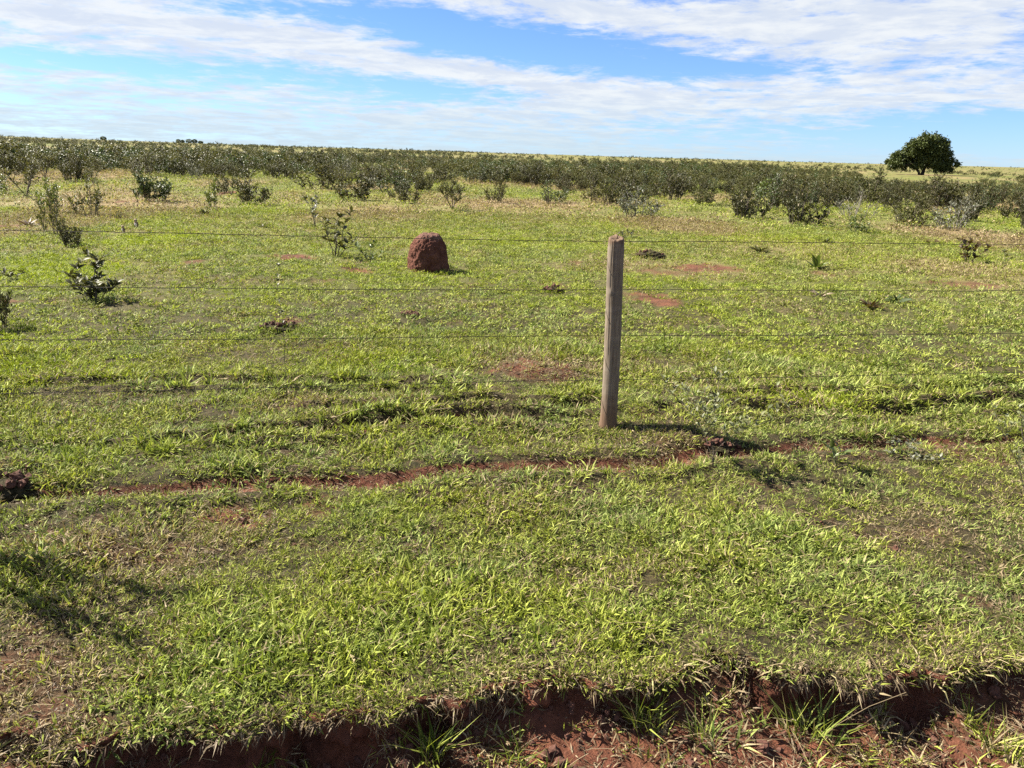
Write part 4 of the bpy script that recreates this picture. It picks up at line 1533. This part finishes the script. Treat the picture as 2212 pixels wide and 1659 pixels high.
def build_scrub():
    rng = np.random.default_rng(73)
    n = 5400
    d = np.sqrt(36.0 ** 2 + rng.random(n) * (135.0 ** 2 - 36.0 ** 2))
    a = rng.uniform(-0.74, 0.74, n)
    x, y = d * np.sin(a), d * np.cos(a)
    keep = rng.random(n) < mass_density(x, y)
    x, y = x[keep], y[keep]
    far_n = 14000
    d2 = np.exp(rng.uniform(math.log(118), math.log(840), far_n))
    a2 = rng.uniform(-0.74, 0.74, far_n)
    x2, y2 = d2 * np.sin(a2), d2 * np.cos(a2)
    k2 = (rng.random(far_n) < mass_density(x2, y2) * 5.5) & (d2 > 128)
    x, y = np.concatenate([x, x2[k2]]), np.concatenate([y, y2[k2]])
    ok = np.ones(len(x), bool)
    for (cx, cy, r) in PLACED:
        ok &= np.hypot(x - cx, y - cy) > r + 0.5
    tp, _ = place(1990, 377)
    ok &= (np.hypot(x - tp[0], y - tp[1]) > 3) & ~((np.abs(np.arctan2(x, y) - math.atan2(tp[0], tp[1])) < 0.06) & (np.hypot(x, y) > 96) & (np.hypot(x, y) < 200))
    x, y = x[ok], y[ok]
    d = np.hypot(x, y)
    o = np.argsort(d)
    x, y, d = x[o], y[o], d[o]
    h = np.clip(rng.normal(1.0, 0.30, len(x)), .4, 1.8) * (1 - .30 * sstep(np.arctan2(x, y), .25, .45) * sstep(d, 58, 76)) * (1 + .18 * sstep(np.arctan2(x, y), .1, .4) * (1 - sstep(d, 48, 60))) * (1 + 0.22 * sstep(-x, 5, 40))
    h = np.where(d > 125, h * rng.uniform(.5, 1.2, len(x)), h) * 0.86
    inview = np.abs(np.arctan2(x, y)) < 0.60
    near = np.zeros(len(x), bool)
    idx = np.nonzero(inview)[0][:262]
    near[idx] = True
    for i in idx:
        r = rng.random()
        st = 'scrub' if r < .66 else 'darkbush' if r < .80 else 'scrubfresh' if r < .90 else 'legs' if r < .96 else 'pale'
        p = np.array([x[i], y[i], float(top_z(np.array([x[i]]), np.array([y[i]]))[0])])
        put_shrub((st, int(rng.integers(0, 3))), p, float(h[i]), float(h[i] * rng.uniform(1.0, 1.55)), rng.random() * 6.28,
                  scrub_label(st, x[i], y[i], float(h[i])), 'shrubs along the front of the scrub belt')
    x, y, h, d = x[~near], y[~near], h[~near], d[~near]
    protos = []
    for v in range(6):
        sm, lm = shrub_meshes('mass%d' % v, 900 + v, 1.0, 1.3, 9, 8, 6, 0.115, ('olive', 'dark', 'olive', 'olive', 'dark', 'glossy')[v], 'twig', 0.05, 0.5, 0, 0, 0.6, 3)
        protos.append(lm)
    n = len(x)
    z = top_z(x, y)
    wf = h * rng.uniform(.95, 1.4, n)
    h = h * 1.15
    ob = instancer('scrub', np.stack([x, y, z - .02], 1), np.stack([np.zeros(n), np.zeros(n), rng.uniform(0, 6.28, n)], 1), np.stack([wf, wf, h], 1), rng.integers(0, 6, n), {}, protos, M['olive'])
    tag(ob, kind='stuff', label='far mass of low dark scrub stretching to the horizon', cat='scrub')
    print('scrub mass', n, 'near', len(idx))


build_scrub()

# ------------------------------------------------------------------ plants with leaves one can pick apart
LEAF_ME = {}


def leaf_mesh(mat, wl, v=0, seg=3, fold=.3, droop=.2):
    key = (mat, wl, v, fold)
    if key not in LEAF_ME:
        lv, lf = leaf_shape(1.0, wl, fold + .1 * v, droop + .12 * v, seg)
        LEAF_ME[key] = make_mesh('leaf', lv, [lf], {'rnd': np.full(len(lv), (0.15, 0.5, 0.8)[v % 3])}, True, M[mat])
    return LEAF_ME[key]


def leafy_plant(name, cat, label, px, py, hpx, wpx, mat, n, leafpx, stems=3, wl=0.45, seed=1, bare=0.2, upright=0.5, lean=0.0, stemmat='twig', group=None, twigs=3, thick=1.0):
    p, mpp = place(px, py)
    rng = np.random.default_rng(seed)
    h, w, L = hpx * mpp, wpx * mpp, leafpx * mpp
    t = link(name, None, None, p - np.array([0, 0, .01]))
    tag(t, label, cat, group)
    tubes, sites = shrub_skeleton(rng, h, w, stems, bare, twigs, upright, lean, 0.25 if stems > 4 else 0.0)
    kz = (h - 0.3 * L) / max(q[:, 2].max() for q in sites)
    ex = max(np.percentile(np.abs(np.concatenate(sites)[:, 0] - lean * h * .5), 92), 1e-3)
    kx = min(max((w * .5 - 0.4 * L) / ex, .4), 1.6)
    fac = np.array([kx, kx, kz])
    tubes = [(q * fac, r) for q, r in tubes]
    sites = [q * fac for q in sites]
    for pts, rad in tubes:
        g = Geo()
        g.tube(pts, np.maximum(rad * 0.8 * thick, 0.0012), 5)
        link('stem', g.mesh('stem', M[stemmat], True), t)
    P, D = leaf_sites(rng, sites, max(2, n / len(sites)), L)
    mt = frame_from(D, rng.normal(0, .4, len(P)))
    for i in range(len(P)):
        me = leaf_mesh(mat, wl, int(rng.integers(0, 3)))
        o = link('leaf', me, t)
        s = L * rng.uniform(.7, 1.15)
        o.matrix_local = Matrix.Translation(P[i]) @ Matrix(mt[i].tolist()).to_4x4() @ Matrix.Diagonal((s, s, s, 1))
    return t


def fan_plant(label, px, py, hpx, wpx, mat, n, seed, wl=0.16, up=0.7, group=None, name='rosette_plant'):
    p, mpp = place(px, py)
    rng = np.random.default_rng(seed)
    t = link(name, None, None, p - np.array([0, 0, .005]))
    tag(t, label, 'plant', group)
    for i in range(n):
        a = 2 * math.pi * (i + rng.random() * .7) / n
        el = rng.uniform(0.35, max(up, .8))
        L = 1.35 * math.hypot(wpx * .5 * math.cos(el), hpx * math.sin(el)) * mpp * rng.uniform(.75, 1.1)
        d = np.array([[math.cos(a) * math.cos(el), math.sin(a) * math.cos(el), math.sin(el)]])
        m3 = frame_from(d, np.array([rng.normal(0, .4)]))[0]
        o = link('leaf', leaf_mesh(mat, wl, int(rng.integers(0, 3)), 4, .35, .18), t)
        o.matrix_local = Matrix.Translation((0.01 * math.cos(a), 0.01 * math.sin(a), 0.0)) @ Matrix(m3.tolist()).to_4x4() @ Matrix.Diagonal((L, L, L, 1))


leafy_plant('shrub', 'shrub', 'leafy dark shrub with upright oval leaves behind the left wires', 207, 650, 112, 100, 'dark', 280, 19, 8, .42, 3, .08, 1.1, 0, twigs=4)
leafy_plant('sapling', 'sapling', 'sapling with large dark drooping leaves left of the termite mound', 727, 553, 105, 80, 'dark', 85, 19, 5, .42, 5, .2, .5, .08, twigs=3)
leafy_plant('sapling', 'sapling', 'thin pale-leaved sapling behind the dark drooping sapling', 681, 493, 74, 38, 'greyleaf', 46, 12, 3, .5, 6, .25, .8, -.05)
leafy_plant('weed', 'plant', 'bright green leafy weed between sapling and termite mound', 800, 565, 60, 62, 'fresh', 60, 12, 5, .5, 7, .15, .5, 0, 'stem')
leafy_plant('sapling', 'sapling', 'brown-leaved sapling with round leaves near the right edge', 2088, 567, 70, 52, 'brown', 80, 12, 6, .75, 8, .1, .6, 0)
leafy_plant('sapling', 'sapling', 'thin sparse sapling right of the brown-leaved sapling', 2170, 578, 46, 34, 'dark', 12, 10, 3, .5, 9, .4, .6, 0, 'twig', None, 1)
leafy_plant('weed', 'plant', 'tall thin-stemmed weed with tiny grey-green leaves right of the post', 1540, 1010, 250, 230, 'weedleaf', 300, 14, 4, .5, 10, .42, 1.6, -.03, 'twig', None, 11, .3)
leafy_plant('weed', 'plant', 'leaning thorny weed stem with grey-green leaves at the right edge', 2240, 1150, 300, 150, 'weedleaf', 150, 12, 2, .55, 12, .12, .9, -.5, 'twig', None, 14, .4)
leafy_plant('weed', 'plant', 'broad-leaved green seedling in the near grass at right', 1808, 1010, 66, 66, 'fresh', 11, 42, 2, .34, 13, .35, .3, 0, 'stem', None, 1)
leafy_plant('weed', 'plant', 'slender weed spike with pale leaves crossing the lower left wires', 620, 868, 300, 16, 'greyleaf', 60, 8, 1, .5, 14, .6, 1.5, -.004, 'stem', None, 3, .25)
leafy_plant('weed', 'plant', 'small dark seedling by the left edge above the leafy shrub', 28, 603, 22, 44, 'dark', 16, 16, 3, .4, 15, .2, .2, 0)
leafy_plant('weed', 'plant', 'thin leafless weed standing in the grass at left below the wires', 262, 700, 60, 18, 'olive', 6, 8, 2, .3, 16, .4, .9, 0, 'twig', None, 1, .4)
leafy_plant('weed', 'plant', 'small pale plant just behind the top of the post', 1352, 513, 18, 46, 'greyleaf', 22, 10, 4, .5, 17, .2, .3, 0)
leafy_plant('weed', 'plant', 'low creeping grey-green weed patch right of the near seedling', 1960, 985, 36, 100, 'greyleaf', 110, 10, 8, .7, 18, .1, .1, 0, 'stem', None, 2)
fan_plant('green rosette plant standing alone in the right field', 1764, 583, 30, 42, 'fresh', 17, 21, .3, 1.35)
fan_plant('dry fan of grey-brown leaves just behind the second wire', 1773, 641, 16, 50, 'dryfan', 15, 22, .14, .8)
fan_plant('dark spiky rosette below the second wire at right', 1880, 666, 26, 52, 'brown', 18, 23, .2, 1.0)
fan_plant('green fan-leaved plant beside the dark spiky rosette', 1937, 654, 24, 58, 'glossy', 16, 24, .26, .9)
fan_plant('flat dark rosette near the low light green shrub', 1783, 525, 13, 34, 'dark', 14, 25, .22, .8)
fan_plant('flattened leafy plant just right of the first heap behind the post', 1640, 544, 10, 56, 'dark', 14, 26, .2, .5)
fan_plant('tiny green plant at the dry grass edge left of the post top', 1212, 474, 10, 22, 'fresh', 10, 27, .3, 1.0)
fan_plant('small brown rosette left of the brown-leaved sapling', 2014, 527, 10, 30, 'brown', 12, 28, .25, .8)
fan_plant('small dark rosette in open grass left of the pale sapling', 568, 491, 9, 22, 'dark', 12, 29, .25, .9)
fan_plant('dark low plant in front of the slim light green shrub', 441, 463, 16, 30, 'dark', 14, 30, .28, 1.1)
fan_plant('brownish rosette on the red soil near the left edge', 60, 488, 16, 40, 'dryfan', 15, 31, .2, 1.0)

CLUMPS = [(1750, 1590, 120, 260, 46, 'big green grass clump growing below the cut bank at right'),
          (1390, 1560, 110, 180, 36, 'spiky grass clump at the foot of the bank, centre right'),
          (930, 1640, 140, 120, 26, 'thin upright grass clump at the bottom, left of centre'),
          (1520, 1600, 90, 120, 24, 'short grass clump beside the lit red earth'),
          (2160, 1620, 90, 170, 30, 'grass clump in the bottom right corner'),
          (1120, 1640, 80, 150, 24, 'yellowish grass clump at the bottom centre'),
          (2090, 1560, 60, 90, 20, 'small grass clump on the shelf near the right edge'),
          (560, 1650, 60, 120, 20, 'small straw-coloured clump at the bottom left')]
for k, (px, py, hp, wp, n, lab) in enumerate(CLUMPS):
    p, mpp = place(px, py)
    rg = np.random.default_rng(700 + k)
    L = max(hp, wp * .55) * mpp
    g = blades(rg, int(n * 1.6), wp * mpp * .22, L * .55, L * 1.15, .005, .009, (0.05, 0.75), 5)
    me = g.mesh('clump_blades', M['grass'])
    t = link('grass_clump', None, None, p)
    tag(t, lab, 'grass clump', 'grass clumps below the bank')
    tag(link('blades', me, t), kind='stuff')

# ------------------------------------------------------------------ owls


def owl(px, py, hpx, label, turn, seed):
    p, mpp = place(px, py)
    h = hpx * mpp
    t = link('owl', None, None, p, (0, 0, turn), (h,) * 3)
    tag(t, label, 'owl', 'owls in the grass')
    prof = [(0.17, .02), (0.20, .09), (0.26, .145), (0.36, .178), (0.48, .188), (0.58, .178), (0.66, .155), (0.71, .138), (0.75, .140), (0.80, .155), (0.87, .160), (0.93, .140), (0.975, .09), (1.0, .01)]
    zs = np.linspace(0.17, 1.0, 40)
    rs = np.interp(zs, [a for a, b in prof], [b for a, b in prof])
    m = 28
    a = np.arange(m) * 2 * math.pi / m
    V = []
    for z, r in zip(zs, rs):
        head = sstep(z, .68, .76)
        fy = -0.03 * head + 0.05 * (1 - sstep(z, .2, .6))
        sy = 0.92 + 0.05 * head
        V.append(np.stack([r * np.cos(a), r * sy * np.sin(a) + fy, np.full(m, z)], 1))
    i, j = np.meshgrid(np.arange(len(zs) - 1), np.arange(m), indexing='ij')
    i, j = i.ravel(), j.ravel()
    f4 = np.stack([i * m + j, i * m + (j + 1) % m, (i + 1) * m + (j + 1) % m, (i + 1) * m + j], 1)
    link('body', make_mesh('owl_body', np.concatenate(V), [f4], None, True, M['owl']), t)

    def blob(c, r, nm, mat):
        g = Geo()
        n1, n2 = 8, 12
        ph, th = np.meshgrid(np.linspace(0, math.pi, n1), np.arange(n2) * 2 * math.pi / n2, indexing='ij')
        v = np.stack([c[0] + r[0] * np.sin(ph) * np.cos(th), c[1] + r[1] * np.sin(ph) * np.sin(th), c[2] + r[2] * np.cos(ph)], 2).reshape(-1, 3)
        ii, jj = np.meshgrid(np.arange(n1 - 1), np.arange(n2), indexing='ij')
        ii, jj = ii.ravel(), jj.ravel()
        g.add(v, None, np.stack([ii * n2 + jj, (ii + 1) * n2 + jj, (ii + 1) * n2 + (jj + 1) % n2, ii * n2 + (jj + 1) % n2], 1))
        return link(nm, g.mesh(nm, mat, True), t)
    blob((0, -.105, .45), (.115, .095, .20), 'breast', M['owlpale'])
    for sx in (-1, 1):
        blob((sx * .165, .03, .47), (.045, .115, .235), 'wing', M['owldark'])
        blob((sx * .062, -.165, .865), (.030, .016, .030), 'eye', M['owleye'])
        blob((sx * .070, -.155, .915), (.062, .020, .018), 'brow', M['owlpale'])
        g = Geo()
        g.tube([(sx * .07, -.01, .24), (sx * .075, -.02, .12), (sx * .075, -.03, 0.0), (sx * .08, -.09, -.005)], [.035, .022, .016, .012], 7)
        link('leg', g.mesh('owl_leg', M['owlpale'], True), t)
    g = Geo()
    g.tube([(0, -.165, .835), (0, -.205, .815), (0, -.205, .775)], [.026, .020, .003], 6)
    link('beak', g.mesh('beak', M['beak'], True), t)
    blob((0, -.150, .765), (.085, .03, .022), 'chin', M['owlpale'])
    blob((0, .16, .24), (.07, .05, .15), 'tail', M['owldark'])


owl(295, 495, 22, 'small brown owl standing upright in the grass at left', 0.15, 1)
owl(267, 504, 17, 'shorter owl peeping low from the burrow beside the upright owl', -0.5, 2)

# ------------------------------------------------------------------ trees


def lobe_tree(label, px, py, lobes, leaf, n_leaf, mat, trunkpts, scale_px, seed, name='tree', group=None, depth=0.85, trunk_r=0.3):
    """lobes: (dx, dz, r) in photo pixels relative to the foot; each a clump of the crown"""
    p, mpp = place(px, py)
    rng = np.random.default_rng(seed)
    t = link(name, None, None, p - np.array([0, 0, .1]))
    tag(t, label, 'tree', group)
    g = Geo()
    cs = []
    for (dx, dz, r) in lobes:
        cy = rng.uniform(-.5, .5) * 40 * depth * (scale_px / 140.0) * mpp
        cs.append((np.array([dx * mpp * 1.04, cy, dz * mpp * 0.93]), r * mpp * 1.04))
    tot = sum(r ** 2 for c, r in cs)
    lv, lf = leaf_shape(1.0, .6, .3, .2, 0)
    VV, FF, RR, k0 = [], [], [], 0
    for c, r in cs:
        n = int(n_leaf * r ** 2 / tot)
        sub = max(6, int(n / 55))
        # sub-clumps on the lobe's shell
        u = rng.normal(size=(sub, 3))
        u /= np.linalg.norm(u, axis=1)[:, None]
        u[:, 2] = np.where(u[:, 2] < -.45, -u[:, 2] * .5, u[:, 2])
        sc_ = c + u * r * rng.uniform(.55, 1.0, sub)[:, None] * np.array([1, 1, .88])
        w = rng.integers(0, sub, n)
        off = rng.normal(size=(n, 3)) * r * 0.17
        P = sc_[w] + off
        D = rng.normal(size=(n, 3)) + (P - c) / r * .8 + np.array([0, 0, .2])
        mt = frame_from(D, rng.normal(0, 1, n))
        s = leaf * rng.uniform(.6, 1.3, n)
        V = np.einsum('nij,kj->nki', mt, lv) * s[:, None, None] + P[:, None]
        VV.append(V.reshape(-1, 3))
        FF.append((np.arange(n)[:, None, None] * len(lv) + lf[None]).reshape(-1, 4) + k0)
        k0 += n * len(lv)
        RR.append(np.repeat(np.clip(rng.random(n) * .7 + .3 * rng.random(sub)[w], 0, .88), len(lv)))
    link('crown', make_mesh('crown', np.concatenate(VV), [np.concatenate(FF)], {'rnd': np.concatenate(RR)}, False, M[mat]), t)
    for q, pts in enumerate(trunkpts):
        g = Geo()
        a = np.array([(dx * mpp, dy * mpp, dz * mpp) for dx, dy, dz in pts])
        kk = np.linspace(0, 1, 14)
        src = np.linspace(0, 1, len(a))
        a = np.stack([np.interp(kk, src, a[:, c]) for c in range(3)], 1) + rng.normal(0, .02, (14, 3)) * trunk_r * 2
        g.tube(a, np.linspace(trunk_r, trunk_r * .45, 14) * (1 if q == 0 else .7), 9)
        link('trunk' if q == 0 else 'limb', g.mesh('trunk', M['bark'], True), t)
    for c, r in cs[::2]:
        g = Geo()
        b0 = np.array([trunkpts[0][-1][0] * mpp, 0, trunkpts[0][-1][2] * mpp])
        k = np.linspace(0, 1, 7)[:, None]
        pts = b0 + (c - b0) * k + np.array([0, 0, -0.10 * np.linalg.norm(c - b0)]) * np.sin(np.pi * k)
        g.tube(pts, np.linspace(trunk_r * .42, trunk_r * .12, 7), 6)
        link('limb', g.mesh('limb', M['bark'], True), t)


lobe_tree('large dark round-crowned tree standing alone on the skyline at right', 1992, 378, [
    (-12, 72, 18), (6, 75, 16), (-30, 63, 15), (22, 68, 17), (37, 62, 13), (-8, 52, 23), (16, 48, 23), (38, 48, 14), (-42, 44, 15), (-56, 40, 13),
    (-48, 28, 16), (-60, 26, 13), (-28, 26, 18), (-2, 28, 19), (18, 22, 16), (35, 19, 14), (52, 14, 11), (52, 27, 12), (-66, 19, 11), (-68, 27, 8), (-46, 19, 13), (-24, 20, 11), (26, 34, 17), (10, 62, 17), (-24, 46, 17), (42, 13, 12), (26, 15, 12), (-6, 20, 10)],
    0.42, 36000, 'tree', [[(0, 0, -3), (0, 0, 6), (2, 0, 14), (6, 0, 30), (8, 0, 45)], [(-6, 0, -2), (-8, 0, 6), (-14, 0, 14), (-22, 0, 24)]], 140, 801, 'tree', None, .95, 0.42)

FART = [(386, 313, 8, 7), (395, 313, 7, 6), (409, 313.5, 12, 8), (421, 314, 10, 8), (434, 315, 9, 5), (224, 308, 10, 7)]
FLAB = ['leftmost tiny tree of the far cluster on the left skyline', 'second tiny tree of the far cluster on the left skyline', 'widest tiny tree in the middle of the far skyline cluster',
        'tiny tree right of the widest one in the far skyline cluster', 'lowest, rightmost tiny tree of the far skyline cluster', 'single tiny dome-shaped tree on the far skyline left of the cluster']
for k, (px, py, wpx, hpx) in enumerate(FART):
    v = ray_dir(px, py)
    dd = 690.0
    x, y = v[0] / math.hypot(v[0], v[1]) * dd, v[1] / math.hypot(v[0], v[1]) * dd
    z = float(top_z(np.array([x]), np.array([y]))[0])
    mpp = dd / 1650
    rg = np.random.default_rng(820 + k)
    t = link('far_tree', None, None, (x, y, z - .1))
    tag(t, FLAB[k], 'tree', 'tiny trees on the far left skyline')
    n = 500
    u = rg.normal(size=(n, 3))
    u /= np.linalg.norm(u, axis=1)[:, None]
    P = u * rg.uniform(.6, 1, n)[:, None] * np.array([wpx * .5, wpx * .5, hpx * .42]) * mpp + np.array([0, 0, hpx * .58 * mpp])
    lv, lf = leaf_shape(.6, .4, .3, .2, 0)
    V = np.einsum('nij,kj->nki', frame_from(u + rg.normal(size=(n, 3)), rg.normal(0, 1, n)), lv) + P[:, None]
    link('crown', make_mesh('far_crown', V.reshape(-1, 3), [(np.arange(n)[:, None, None] * len(lv) + lf[None]).reshape(-1, 4)], {'rnd': np.repeat(rg.random(n) * .85, len(lv))}, False, M['tree']), t)
    g = Geo()
    g.tube([(0, 0, 0), (0.05, 0, hpx * .3 * mpp), (0, 0, hpx * .6 * mpp)], [.16, .12, .08], 6)
    link('trunk', g.mesh('far_trunk', M['bark'], True), t)
